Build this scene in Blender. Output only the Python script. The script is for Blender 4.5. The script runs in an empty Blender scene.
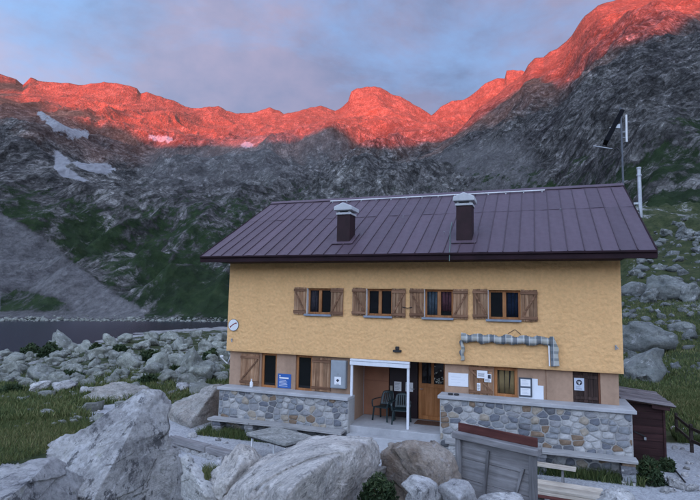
import bpy, bmesh, math, random
import numpy as np
from mathutils import Vector, Matrix
random.seed(7); RNG = np.random.default_rng(11)
rad = math.radians
SC = bpy.context.scene
COL = SC.collection
# ------------------------------------------------------------------ camera
FPX = 515.0                                   # focal length in pixels of the 700 px wide photograph
YAW, PITCH, ROLL = rad(20.0), rad(5.8), rad(1.14)
CAM = np.array([0.0, -15.5, 4.33])
_cy, _sy, _cp, _sp = math.cos(YAW), math.sin(YAW), math.cos(PITCH), math.sin(PITCH)
FWD = np.array([-_sy*_cp, _cy*_cp, _sp]); _r = np.array([_cy, _sy, 0.0]); _u = np.cross(_r, FWD)
RGT = math.cos(ROLL)*_r + math.sin(ROLL)*_u
UPV = -math.sin(ROLL)*_r + math.cos(ROLL)*_u
cd = bpy.data.cameras.new('camera'); cam = bpy.data.objects.new('camera', cd); COL.objects.link(cam)
cd.sensor_fit = 'HORIZONTAL'; cd.sensor_width = 36.0; cd.lens = 36.0*FPX/700.0
cd.clip_start = 0.05; cd.clip_end = 30000.0
cam.matrix_world = Matrix(((RGT[0], UPV[0], -FWD[0], CAM[0]), (RGT[1], UPV[1], -FWD[1], CAM[1]), (RGT[2], UPV[2], -FWD[2], CAM[2]), (0, 0, 0, 1)))
SC.camera = cam
# ------------------------------------------------------------------ sun, sky, exposure
SUN_EL = rad(1.1)
_sd = np.array([-FWD[0], -FWD[1]]); _sd /= np.linalg.norm(_sd)
_a = rad(-13.0)                               # the sun stands behind the camera, a little to the left
SUN_H = np.array([_sd[0]*math.cos(_a)-_sd[1]*math.sin(_a), _sd[0]*math.sin(_a)+_sd[1]*math.cos(_a)])
sl = bpy.data.lights.new('sun', 'SUN'); sl.energy = 5.0; sl.angle = rad(0.35); sl.color = (1.0, 0.10, 0.03)
so = bpy.data.objects.new('sun', sl); COL.objects.link(so)
so.rotation_euler = Vector((-SUN_H[0]*math.cos(SUN_EL), -SUN_H[1]*math.cos(SUN_EL), -math.sin(SUN_EL))).to_track_quat('-Z', 'Y').to_euler()
W = bpy.data.worlds.new('World'); SC.world = W; W.use_nodes = True
nt = W.node_tree; nt.nodes.clear()
def wn(t, **k):
    n = nt.nodes.new(t)
    for a, b in k.items(): setattr(n, a, b)
    return n
sky = wn('ShaderNodeTexSky', sky_type='NISHITA', sun_disc=False)
sky.sun_elevation = rad(3.0); sky.sun_rotation = math.atan2(SUN_H[0], SUN_H[1]); sky.altitude = 2300; sky.dust_density = 1.2
tc = wn('ShaderNodeTexCoord'); mp = wn('ShaderNodeMapping'); mp.inputs['Scale'].default_value = (1.0, 1.0, 2.2); mp.inputs['Location'].default_value = (2.22, 5.23, 8.75)
n1 = wn('ShaderNodeTexNoise'); n1.inputs['Scale'].default_value = 2.6; n1.inputs['Detail'].default_value = 9; n1.inputs['Roughness'].default_value = 0.60; n1.inputs['Distortion'].default_value = 0.25
n2 = wn('ShaderNodeTexNoise'); n2.inputs['Scale'].default_value = 2.3; n2.inputs['Detail'].default_value = 7; n2.inputs['Roughness'].default_value = 0.55
mp2 = wn('ShaderNodeMapping'); mp2.inputs['Location'].default_value = (5.92, 4.34, 2.78); mp2.inputs['Scale'].default_value = (1.0, 1.0, 1.6)
cr = wn('ShaderNodeValToRGB'); e = cr.color_ramp.elements                       # cloud cover
e[0].position = 0.33; e[0].color = (0, 0, 0, 1); e[1].position = 0.52; e[1].color = (1, 1, 1, 1)
cc = wn('ShaderNodeValToRGB'); e = cc.color_ramp.elements                       # cloud colour: slate blue to dusky pink
e[0].position = 0.42; e[0].color = (0.95, 1.15, 2.2, 1); e[1].position = 0.60; e[1].color = (1.9, 1.62, 2.6, 1)
mx = wn('ShaderNodeMix', data_type='RGBA'); mx.inputs[6].default_value = (0.95, 1.5, 3.2, 1)   # thin high haze between the clouds
ad = wn('ShaderNodeMix', data_type='RGBA', blend_type='ADD')   # the evening sky shows where the cloud is thin
th_ = wn('ShaderNodeMapRange'); th_.inputs['To Min'].default_value = 0.85; th_.inputs['To Max'].default_value = 0.30
# cloud glow towards the setting sun, behind the camera: added to fill the shade
dt = wn('ShaderNodeVectorMath', operation='DOT_PRODUCT'); dt.inputs[1].default_value = (SUN_H[0], SUN_H[1], 0.05)
gw = wn('ShaderNodeValToRGB'); e = gw.color_ramp.elements; e[0].position = 0.0; e[0].color = (1, 1, 1, 1); e[1].position = 1.0; e[1].color = (8.2, 9.4, 7.0, 1)
x_ = e.new(0.25); x_.color = (1.9, 2.1, 1.8, 1); x_ = e.new(0.5); x_.color = (3.75, 4.35, 3.5, 1); x_ = e.new(0.75); x_.color = (5.8, 6.6, 5.1, 1)
hf = wn('ShaderNodeMath', operation='MULTIPLY_ADD'); hf.inputs[1].default_value = 0.5; hf.inputs[2].default_value = 0.5
gl = wn('ShaderNodeMix', data_type='RGBA', blend_type='MULTIPLY'); gl.inputs[0].default_value = 1.0
bg = wn('ShaderNodeBackground'); bg.inputs['Strength'].default_value = 0.051
ow = wn('ShaderNodeOutputWorld')
L = nt.links.new
L(tc.outputs['Generated'], dt.inputs[0]); L(dt.outputs['Value'], hf.inputs[0]); L(hf.outputs[0], gw.inputs[0])
L(tc.outputs['Generated'], mp.inputs[0]); L(mp.outputs[0], n1.inputs['Vector']); L(tc.outputs['Generated'], mp2.inputs[0]); L(mp2.outputs[0], n2.inputs['Vector'])
L(n1.outputs[0], cr.inputs[0]); L(n2.outputs[0], cc.inputs[0]); L(sky.outputs[0], ad.inputs[7]); L(cr.outputs[0], th_.inputs['Value']); L(th_.outputs[0], ad.inputs[0])
L(cr.outputs[0], mx.inputs[0]); L(cc.outputs[0], mx.inputs[7]); L(mx.outputs[2], gl.inputs[6]); L(gw.outputs[0], gl.inputs[7]); L(gl.outputs[2], ad.inputs[6]); L(ad.outputs[2], bg.inputs[0]); L(bg.outputs[0], ow.inputs[0])
vs = SC.view_settings; vs.view_transform = 'Standard'; vs.look = 'None'; vs.gamma = 1.0; vs.use_curve_mapping = False
vs.exposure = 1.55
SC.cycles.max_bounces = 5; SC.cycles.diffuse_bounces = 3; SC.cycles.glossy_bounces = 3; SC.cycles.transmission_bounces = 4; SC.cycles.caustics_reflective = False; SC.cycles.caustics_refractive = False
# ------------------------------------------------------------------ pixel helpers: a pixel is a direction only
def ray(px, py):
    px = np.asarray(px, float)[..., None]; py = np.asarray(py, float)[..., None]
    return RGT*(px-350)/FPX - UPV*(py-250)/FPX + FWD
def onY(px, py, Y=0.0):                       # where the pixel's ray meets the plane y = Y (parallel to the hut front)
    d = ray(px, py); return CAM + d*((Y-CAM[1])/d[1])
def onZ(px, py, Z=0.0):                       # where it meets a level plane
    d = ray(px, py); return CAM + d*((Z-CAM[2])/d[2])
def atR(px, py, r):                           # at a horizontal distance r
    d = ray(px, py); return CAM + d*(r/math.hypot(d[0], d[1]))
def azte(px, py):
    d = ray(px, py); return np.arctan2(d[..., 0], d[..., 1]), d[..., 2]/np.hypot(d[..., 0], d[..., 1])
def proj(P):
    v = P-CAM; w = v@FWD; w = np.where(w < 0.05, 0.05, w)
    return 350+FPX*(v@RGT)/w, 250-FPX*(v@UPV)/w
# ------------------------------------------------------------------ noise
def _hash(ix, iy, iz, seed):
    h = (ix.astype(np.int64)*374761393 + iy.astype(np.int64)*668265263 + iz.astype(np.int64)*2147483647 + seed*1274126177) & 0xffffffff
    h = ((h ^ (h >> 13))*1274126177) & 0xffffffff
    return ((h ^ (h >> 16)) & 0xffffff).astype(np.float64)/0xffffff
def vnoise(p, seed=0):                        # value noise, -1..1, quintic fade
    i = np.floor(p); f = p-i; f = f*f*f*(f*(f*6-15)+10); i = i.astype(np.int64)
    x, y, z = i[..., 0], i[..., 1], i[..., 2]; fx, fy, fz = f[..., 0], f[..., 1], f[..., 2]
    def c(a, b, d): return _hash(x+a, y+b, z+d, seed)
    a = c(0,0,0)*(1-fx)+c(1,0,0)*fx; b = c(0,1,0)*(1-fx)+c(1,1,0)*fx
    g = c(0,0,1)*(1-fx)+c(1,0,1)*fx; h = c(0,1,1)*(1-fx)+c(1,1,1)*fx
    return ((a*(1-fy)+b*fy)*(1-fz)+(g*(1-fy)+h*fy)*fz)*2-1
def fbm(p, oct=5, gain=0.5, seed=0, ridged=False):
    s = 0; a = 1.0; t = 0
    for k in range(oct):
        n = vnoise(p*(2.03**k)+k*17.31, seed+k)
        if ridged: n = 1-2*np.abs(n)
        s = s+a*n; t += a; a *= gain
    return s/t
def sstep(a, b, x):
    t = np.clip((x-a)/(b-a), 0, 1); return t*t*(3-2*t)
def inpoly(poly, x, y):
    r = np.zeros(x.shape, bool); n = len(poly)
    for i in range(n):
        x0, y0 = poly[i]; x1, y1 = poly[(i+1) % n]
        if y0 == y1: continue
        r ^= ((y0 > y) != (y1 > y)) & (x < (x1-x0)*(y-y0)/(y1-y0)+x0)
    return r
# ------------------------------------------------------------------ objects
def tag(o, label=None, cat=None, group=None, kind=None):
    if label: o['label'] = label
    if cat: o['category'] = cat
    if group: o['group'] = group
    if kind: o['kind'] = kind
    return o
def mesh_np(name, V, F, mat=None, smooth=False, attrs=None):
    V = np.asarray(V, np.float32); F = np.asarray(F, np.int32)
    me = bpy.data.meshes.new(name); n = F.shape[1]
    me.vertices.add(len(V)); me.vertices.foreach_set('co', V.ravel())
    me.loops.add(F.size); me.loops.foreach_set('vertex_index', F.ravel())
    me.polygons.add(len(F)); me.polygons.foreach_set('loop_start', np.arange(0, F.size, n, dtype=np.int32))
    if smooth: me.polygons.foreach_set('use_smooth', np.ones(len(F), bool))
    me.update(calc_edges=True)
    for k, v in (attrs or {}).items():
        v = np.asarray(v, np.float32); t = 'FLOAT_COLOR' if v.ndim == 2 else 'FLOAT'
        at = me.attributes.new(k, t, 'POINT'); at.data.foreach_set('color' if v.ndim == 2 else 'value', v.ravel())
    if mat: me.materials.append(mat)
    return me
def link(name, me, parent=None):
    o = bpy.data.objects.new(name, me); COL.objects.link(o)
    if parent: o.parent = parent
    return o
def grid_faces(nr, nc):
    i = np.arange(nr*nc).reshape(nr, nc)
    return np.stack([i[:-1, :-1], i[:-1, 1:], i[1:, 1:], i[1:, :-1]], -1).reshape(-1, 4)
# ------------------------------------------------------------------ materials
class NT:                                     # a small node-building helper
    def __init__(s, name, rough=0.9, spec=0.3):
        s.m = bpy.data.materials.new(name); s.m.use_nodes = True; s.t = s.m.node_tree
        s.b = s.t.nodes['Principled BSDF']; s.b.inputs['Roughness'].default_value = rough
        s.b.inputs['Specular IOR Level'].default_value = spec
        s.co = None
    def n(s, t, **k):
        x = s.t.nodes.new(t)
        for a, b in k.items(): setattr(x, a, b)
        return x
    def l(s, a, b): s.t.links.new(a, b)
    def coord(s, scale=(1, 1, 1), kind='Object', rot=(0, 0, 0), loc=(0, 0, 0)):
        c = s.n('ShaderNodeTexCoord'); m = s.n('ShaderNodeMapping'); m.inputs['Scale'].default_value = scale; m.inputs['Rotation'].default_value = rot; m.inputs['Location'].default_value = loc
        s.l(c.outputs[kind], m.inputs[0]); return m.outputs[0]
    def noise(s, sc, det=6, ro=0.55, co=None, dist=0.0, typ=None):
        x = s.n('ShaderNodeTexNoise'); x.inputs['Scale'].default_value = sc; x.inputs['Detail'].default_value = det; x.inputs['Roughness'].default_value = ro; x.inputs['Distortion'].default_value = dist
        if typ: x.noise_type = typ
        if co: s.l(co, x.inputs['Vector'])
        return x.outputs[0]
    def vor(s, sc, feat='F1', co=None, out=0, rnd=1.0):
        x = s.n('ShaderNodeTexVoronoi'); x.feature = feat; x.inputs['Scale'].default_value = sc; x.inputs['Randomness'].default_value = rnd
        if co: s.l(co, x.inputs['Vector'])
        return x.outputs[out]
    def ramp(s, fac, stops, inter='LINEAR'):
        x = s.n('ShaderNodeValToRGB'); el = x.color_ramp.elements; x.color_ramp.interpolation = inter
        while len(el) < len(stops): el.new(0.5)
        for e, (p, c) in zip(el, stops):
            e.position = p; e.color = (c, c, c, 1) if isinstance(c, (int, float)) else (*c, 1)
        s.l(fac, x.inputs[0]); return x.outputs[0]
    def mix(s, f, a, b, mode='MIX'):
        x = s.n('ShaderNodeMix', data_type='RGBA', blend_type=mode)
        for v, i in ((f, 0), (a, 6), (b, 7)):
            if isinstance(v, (int, float)): x.inputs[i].default_value = v if i == 0 else (v, v, v, 1)
            elif isinstance(v, tuple): x.inputs[i].default_value = (*v, 1)
            else: s.l(v, x.inputs[i])
        return x.outputs[2]
    def math(s, op, a, b=0.0, clamp=False):
        x = s.n('ShaderNodeMath', operation=op, use_clamp=clamp)
        for v, i in ((a, 0), (b, 1)):
            if isinstance(v, (int, float)): x.inputs[i].default_value = v
            else: s.l(v, x.inputs[i])
        return x.outputs[0]
    def attr(s, name):
        x = s.n('ShaderNodeAttribute'); x.attribute_name = name; return x.outputs['Fac']
    def rnd(s):
        return s.n('ShaderNodeObjectInfo').outputs['Random']
    def bump(s, h, st=0.5, d=0.02, prev=None):
        x = s.n('ShaderNodeBump'); x.inputs['Strength'].default_value = st; x.inputs['Distance'].default_value = d
        s.l(h, x.inputs['Height'])
        if prev: s.l(prev, x.inputs['Normal'])
        s.l(x.outputs[0], s.b.inputs['Normal']); return x.outputs[0]
    def col(s, c):
        if isinstance(c, tuple): s.b.inputs['Base Color'].default_value = (*c, 1)
        else: s.l(c, s.b.inputs['Base Color'])
        return s
# ------------------------------------------------------------------ terrain: materials
def mat_mountain(st=(1, 0.38, 0.62), fine=1.0):
    k = NT('mountain_rock', 0.95, 0.12); co = k.coord()
    def sl(sc):                                   # coordinates stretched down the slope
        c = k.n('ShaderNodeTexCoord'); a = k.n('ShaderNodeMapping'); b = k.n('ShaderNodeMapping'); a.inputs['Rotation'].default_value = (0, 0, -YAW); b.inputs['Scale'].default_value = tuple(sc*fine*v for v in st); b.inputs['Rotation'].default_value = (0.12, 0.25, 0.3)
        k.l(c.outputs['Object'], a.inputs[0]); k.l(a.outputs[0], b.inputs[0]); return b.outputs[0]
    a = k.noise(1.0, 10, 0.66, sl(0.006)); b = k.noise(1.0, 10, 0.74, sl(0.045), 0.05); c2 = k.noise(1.0, 8, 0.75, sl(0.16), 0.0)
    v = k.vor(1.0, 'DISTANCE_TO_EDGE', sl(0.075))
    rock = k.ramp(b, [(0.33, (0.036, 0.036, 0.037)), (0.45, (0.088, 0.087, 0.086)), (0.54, (0.136, 0.133, 0.129)), (0.68, (0.255, 0.25, 0.24))])
    rock = k.mix(1.0, rock, k.ramp(a, [(0.32, (0.60, 0.56, 0.60)), (0.68, (1.35, 1.34, 1.30))]), 'MULTIPLY')
    rock = k.mix(0.85, rock, k.ramp(c2, [(0.36, 0.36), (0.50, 0.92), (0.66, 1.45)]), 'MULTIPLY')
    rock = k.mix(0.6, rock, k.ramp(k.noise(1.0, 6, 0.75, sl(0.7)), [(0.36, 0.35), (0.50, 1.0), (0.64, 1.6)]), 'MULTIPLY')
    rock = k.mix(0.6, rock, k.ramp(v, [(0.0, 0.45), (0.10, 1.05)]), 'MULTIPLY')
    for sc_, w_ in ((0.055, 0.6), (0.17, 0.7), (0.5, 0.6)):      # broken faces: each block has its own tone
        rock = k.mix(w_, rock, k.ramp(k.vor(1.0, 'F1', sl(sc_), 1), [(0.25, 0.45), (0.5, 0.86), (0.75, 1.38)]), 'MULTIPLY')
    # higher up the sunset glow is painted into the rock colour, paler and redder
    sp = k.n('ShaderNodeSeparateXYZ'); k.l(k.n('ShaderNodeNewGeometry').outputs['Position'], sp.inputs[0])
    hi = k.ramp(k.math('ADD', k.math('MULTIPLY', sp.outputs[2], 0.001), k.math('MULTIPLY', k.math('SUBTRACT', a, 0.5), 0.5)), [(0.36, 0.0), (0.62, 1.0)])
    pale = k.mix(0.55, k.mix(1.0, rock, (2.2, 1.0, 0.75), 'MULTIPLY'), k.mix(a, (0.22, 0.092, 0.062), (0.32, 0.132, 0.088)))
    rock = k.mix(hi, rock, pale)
    scr = k.ramp(k.math('ADD', k.math('MULTIPLY', k.noise(1.0, 6, 0.8, sl(0.5)), 0.65), k.math('MULTIPLY', a, 0.35)), [(0.38, (0.09, 0.087, 0.09)), (0.5, (0.165, 0.16, 0.162)), (0.64, (0.27, 0.263, 0.263))])
    rock = k.mix(k.attr('scree'), rock, scr)
    g = k.ramp(k.noise(0.09, 10, 0.7, co), [(0.3, (0.010, 0.020, 0.010)), (0.55, (0.026, 0.048, 0.018)), (0.75, (0.055, 0.078, 0.032))])
    gn = k.math('ADD', k.math('MULTIPLY', k.attr('grass'), 1.5), k.math('SUBTRACT', k.math('MULTIPLY', k.math('ADD', k.math('MULTIPLY', b, 0.5), k.math('MULTIPLY', c2, 0.5)), -3.2), -1.0))
    gm = k.ramp(gn, [(0.0, 0.0), (0.2, 0.94)])
    c = k.mix(gm, rock, g)
    sn = k.ramp(k.math('ADD', k.attr('snow'), k.math('MULTIPLY', k.math('SUBTRACT', c2, 0.5), 0.7)), [(0.40, 0.0), (0.52, 1.0)])
    c = k.mix(sn, c, k.mix(c2, (0.20, 0.20, 0.215), (0.42, 0.425, 0.45)))
    k.col(c)
    b1 = k.bump(b, 0.7, 9.0); b2 = k.bump(k.vor(1.0, 'F1', sl(0.17), 0), 0.6, 5.0, b1); k.bump(c2, 0.6, 3.0, b2)
    return k.m
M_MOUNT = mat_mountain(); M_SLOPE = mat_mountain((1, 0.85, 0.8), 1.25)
def mat_ground():
    k = NT('ground', 0.95, 0.15); co = k.coord()
    n = k.noise(0.9, 9, 0.66, co); nf = k.noise(14, 6, 0.7, co); w = k.noise(2.2, 10, 0.75, co)
    earth = k.ramp(nf, [(0.3, (0.06, 0.05, 0.04)), (0.7, (0.16, 0.13, 0.10))])
    v = k.vor(26, 'F1', co, 1); vd = k.vor(26, 'F1', co, 0)
    grav = k.ramp(v, [(0.0, (0.26, 0.263, 0.275)), (0.5, (0.38, 0.384, 0.40)), (1.0, (0.50, 0.505, 0.52))])
    grav = k.mix(1.0, grav, k.ramp(n, [(0.3, 0.82), (0.7, 1.12)]), 'MULTIPLY')
    g = k.ramp(n, [(0.28, (0.016, 0.026, 0.012)), (0.5, (0.042, 0.054, 0.022)), (0.72, (0.085, 0.085, 0.042))])
    g = k.mix(1.0, g, k.ramp(nf, [(0.25, 0.5), (0.75, 1.35)]), 'MULTIPLY')
    rk = k.ramp(k.noise(0.6, 12, 0.72, co), [(0.3, (0.10, 0.10, 0.10)), (0.5, (0.24, 0.235, 0.23)), (0.72, (0.42, 0.41, 0.40))])
    def mask(nm, lo=0.42, hi=0.58):
        return k.ramp(k.math('ADD', k.attr(nm), k.math('MULTIPLY', k.math('SUBTRACT', w, 0.5), 0.9)), [(lo, 0.0), (hi, 1.0)])
    c = k.mix(mask('grass'), earth, g)
    c = k.mix(mask('rock'), c, rk)
    c = k.mix(mask('gravel'), c, grav)
    k.col(c)
    b1 = k.bump(nf, 0.5, 0.03); k.bump(vd, 0.35, 0.012, b1)
    return k.m
M_GROUND = mat_ground()
# ------------------------------------------------------------------ terrain: heights
LAKE_Z = -4.0
BANDS = [520, 260, 130, 64, 31, 15.5, 7.7, 3.8, 1.9]
def relief(P, r, gully=0.36):                # fractal relief whose finest band follows the distance
    z = np.zeros(len(P)); c, s = math.cos(YAW), math.sin(YAW)
    Q = np.stack([c*P[:, 0]+s*P[:, 1], gully*(-s*P[:, 0]+c*P[:, 1]), 0.5*P[:, 2]], -1)   # gullies run down the slopes, towards the lake
    for k, lam in enumerate(BANDS):
        w = sstep(0.0055, 0.013, lam/r)*(1-sstep(0.14, 0.40, lam/r))
        if not np.any(w > 0): continue
        q = Q/lam
        n = vnoise(q+31.7*k, 50+k); m = 1-2*np.abs(vnoise(q*1.13+9.2*k+0.35*n[:, None], 80+k))
        z += w*lam*(0.17*m+0.11*n)
    return z
SKY_A = [(-900, 30), (-300, 60), (-60, 60), (0, 80), (5, 82), (13, 89), (20, 82), (27, 84), (45, 85), (60, 86), (70, 87), (80, 85), (95, 82), (108, 82), (120, 85), (130, 88), (134, 93), (140, 91), (150, 95), (160, 98), (168, 100), (180, 106), (190, 109), (197, 109), (205, 108), (214, 107), (222, 111), (232, 113), (245, 111), (258, 108), (266, 107), (272, 110), (277, 112), (281, 115), (290, 112), (300, 110), (312, 110), (325, 110), (333, 111), (340, 107), (346, 102), (349, 94), (354, 90), (362, 88), (372, 87), (382, 91), (392, 97), (400, 100), (412, 107), (424, 113), (431, 117), (436, 113), (441, 108), (452, 102), (465, 100), (475, 94), (486, 87), (497, 85), (506, 84), (508, 76), (515, 73), (524, 72), (560, 88), (640, 95), (900, 90), (1300, 90)]
SKY_B = [(300, 214), (350, 190), (400, 170), (430, 156), (446, 146), (455, 138), (466, 126), (480, 112), (492, 104), (503, 95), (510, 88), (518, 82), (525, 77), (530, 68), (537, 62), (546, 61), (552, 55), (560, 52), (570, 44), (576, 37), (582, 26), (590, 14), (597, 8), (604, 2), (620, -2), (634, -7), (655, -11), (690, -22), (760, -50), (900, -95), (1300, -150)]
def rows_A(px):                               # (pixel row, distance) from the far shore of the lake to the crest
    y4 = float(np.interp(px, [-300, 0, 50, 100, 150, 200], [140, 152, 166, 186, 198, 200])); y5 = float(np.interp(px, [-300, 0, 50, 100, 150, 200, 330, 400], [134, 147, 160, 178, 182, 172, 168, 168]))
    y6 = float(np.interp(px, [-300, 0, 40, 100, 150, 250, 330, 360, 450, 600], [110, 118, 128, 142, 158, 152, 128, 150, 150, 150]))
    ysk = float(np.interp(px, *zip(*SKY_A)))
    return [(296, 265), (274, 335), (245, 450), (222, 580), (max(y4, y5+13), 760), (y5, 1250), (y6, 1750), (0.5*(y6+ysk), 2080), (ysk, 2400)]
B_TOP = [(300, 900), (400, 1150), (455, 1350), (525, 1500), (600, 1480), (700, 1600), (900, 2000), (1300, 2400)]
def cols_B_full(px):                          # from the foot of the right-hand slope to its crest
    ysk = float(np.interp(px, *zip(*SKY_B))); rt = float(np.interp(px, *zip(*B_TOP))); y0 = 268.0
    out = []
    r0 = float(np.interp(px, [300, 450, 560, 650], [420, 300, 180, 104])); t0 = float(np.interp(px, [300, 560, 650], [-9/420, -9/180, azte(650, y0)[1]])); t1 = float(azte(px, ysk)[1])
    if px > 650: t0 = float(azte(px, y0)[1])
    for s in np.linspace(0, 1, 14):
        out.append((t0+(t1-t0)*s, r0*(rt/r0)**(s**0.92)))
    return out
def build_layer(pxs, col_fn, nrow, crest_fade, foot, gully):
    R = []; Z = []; AZ = []
    for px in pxs:
        pts = col_fn(px)
        te = np.array([p[0] for p in pts], float); rs = np.array([p[1] for p in pts], float)
        az = float(azte(px, 200.0)[0])
        # even steps in view, distances eased between the rows in log space
        t = np.linspace(te[0], te[-1], nrow); rr = np.exp(np.interp(t, te, np.log(rs)))
        AZ.append(np.full(nrow, az)); R.append(rr); Z.append(CAM[2]+t*rr)
    R = np.array(R).T; Z = np.array(Z).T; AZ = np.array(AZ).T
    k = np.array([1, 4, 6, 4, 1.])/16          # ease the row joints
    for _ in range(6):
        Rp = np.pad(R, ((2, 2), (0, 0)), 'edge'); Zp = np.pad(Z, ((2, 2), (0, 0)), 'edge')
        Rs = sum(k[i]*Rp[i:i+nrow] for i in range(5)); Zs = sum(k[i]*Zp[i:i+nrow] for i in range(5))
        Rs[-1] = R[-1]; Zs[-1] = Z[-1]; R, Z = Rs, Zs
    def blur(M, n):
        c = np.cumsum(np.pad(M, ((0, 0), (n+1, n)), 'edge'), axis=1); return (c[:, 2*n+1:]-c[:, :-2*n-1])/(2*n+1)
    wt = (1-sstep(0.90, 1.0, np.linspace(0, 1, nrow)))[:, None]
    for n in (14, 10, 8):
        R = R*(1-wt)+blur(R, n)*wt; Z = Z*(1-wt)+blur(Z, n)*wt
    X = CAM[0]+R*np.sin(AZ); Y = CAM[1]+R*np.cos(AZ)
    P = np.stack([X, Y, Z], -1).reshape(-1, 3); r = R.ravel()
    row = np.repeat(np.linspace(0, 1, nrow), len(pxs))
    d = relief(P, r, gully)*(1-crest_fade*sstep(0.80, 1.0, row))*sstep(*foot, row)
    P[:, 2] += d
    return P, r, row, nrow, len(pxs)
PXA = np.concatenate([np.linspace(-900, -60, 60, endpoint=False), np.linspace(-60, 560, 980), np.linspace(566, 1300, 40)])
PXB = np.concatenate([np.linspace(300, 440, 60, endpoint=False), np.linspace(440, 730, 520), np.linspace(736, 1300, 60)])
def cols_A_full(px):
    return [((z-CAM[2])/rr, rr) for rr, z in ((160, -7.5), (206, -4.7), (215, -3.2))]+[(float(azte(px, y)[1]), r) for y, r in rows_A(px)]
PA, rA, rowA, nrA, ncA = build_layer(PXA, cols_A_full, 400, 0.75, (0.10, 0.16), 0.36)
PB, rB, rowB, nrB, ncB = build_layer(PXB, cols_B_full, 400, 0.8, (0.0, 0.08), 0.75)
def add_back(P, nr, nc, dist, drop):          # the far side of the mountain, behind the crest
    top = P.reshape(nr, nc, 3)[-1]; d = top[:, :2]-CAM[:2]; d /= np.linalg.norm(d, axis=1)[:, None]
    rows = []
    for f in (0.06, 0.3, 1.0):
        q = top.copy(); q[:, :2] += d*dist*f; q[:, 2] -= drop*f; rows.append(q)
    return np.concatenate([P]+rows), nr+3
def terrain_masks(P, r, side):
    px, py = proj(P); n = fbm(P/60.0, 5, 0.55, 3); n2 = fbm(P/45.0, 5, 0.55, 9); n3 = fbm(P/170.0, 3, 0.5, 14); n4 = fbm(P/170.0, 3, 0.5, 15)
    jx = px+9*n+14*n3; jy = py+7*n2+9*n4
    def soft(poly, x, y, k):
        return sum(inpoly(poly, x+k*a, y+k*b).astype(float) for a, b in ((0, 0), (1, 0), (-1, 0), (0, 1), (0, -1), (.7, .7), (-.7, .7), (.7, -.7), (-.7, -.7)))/9
    snow = np.zeros(len(P)); scree = np.zeros(len(P)); grass = np.zeros(len(P))
    if side == 'A':
        for poly in SNOW: snow = np.maximum(snow, soft(poly, px+1.2*n, py+0.8*n2, 1.8))
        fan = [(-60, 180), (0, 212), (22, 226), (55, 250), (85, 272), (112, 292), (138, 306), (146, 318), (-60, 318)]
        scree = soft(fan, px+5*n, py+4*n2, 2.0)
        scree = np.maximum(scree, 0.3*soft([(150, 150), (330, 128), (350, 150), (300, 172), (200, 185), (140, 185)], jx, jy, 6))
        grass = 0.45*sstep(150, 215, py)
        for poly, v in GRASS:
            q = soft(poly, jx, jy, 6); grass = grass*(1-q)+v*q
        q = soft(GRASS[0][0], px+4*n, py+3*n2, 3)
        grass = np.where(scree > 0.5, 0.46*q, grass); scree = scree*(1-0.6*q)
    else:
        a = np.interp(px, [440, 520, 600, 650, 700], [165, 160, 150, 120, 100])
        grass = 0.50*sstep(a-35, a+45, py)+0.08*sstep(170, 260, py)
        grass += 0.34*fbm(P/22.0, 5, 0.55, 21)*sstep(a-50, a, py)
        scree = 0.55*soft([(440, 160), (520, 130), (540, 190), (450, 195)], jx, jy, 6)
    if side == 'A':
        S2 = snow.reshape(nrA, ncA); pad = np.pad(S2, ((3, 3), (6, 6)), 'edge'); snow = (sum(pad[i:i+nrA, j:j+ncA] for i in range(7) for j in range(13))/91.0).ravel()*1.15
    return dict(snow=snow, scree=scree, grass=np.clip(grass, 0, 1))
SNOW = [[(30, 107), (41, 113), (56, 121), (68, 129), (92, 133), (90, 137), (68, 136), (54, 129), (40, 118)], [(46, 149), (60, 152), (71, 164), (68, 166), (52, 157)], [(70, 157), (80, 164), (100, 163), (118, 169), (108, 174), (90, 171), (76, 166)], [(54, 161), (66, 168), (76, 175), (93, 183), (84, 182), (66, 178), (56, 171)], [(136, 131), (148, 135), (160, 137), (178, 137), (170, 142), (152, 140)], [(236, 145), (248, 142), (258, 145), (248, 148)], [(348, 145), (360, 142), (372, 142), (362, 145)], [(10, 145), (20, 152), (12, 149)]]
GRASS = [([(0, 288), (30, 288), (70, 300), (75, 312), (0, 314)], 0.98), ([(50, 225), (80, 218), (112, 228), (112, 250), (95, 262), (70, 252), (58, 240)], 0.64), ([(96, 255), (140, 220), (190, 215), (228, 230), (228, 318), (160, 312), (130, 296), (105, 275)], 0.50), ([(150, 275), (200, 268), (230, 280), (230, 312), (175, 308)], 0.66), ([(0, 175), (40, 190), (55, 215), (40, 230), (0, 205)], 0.48)]
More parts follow.
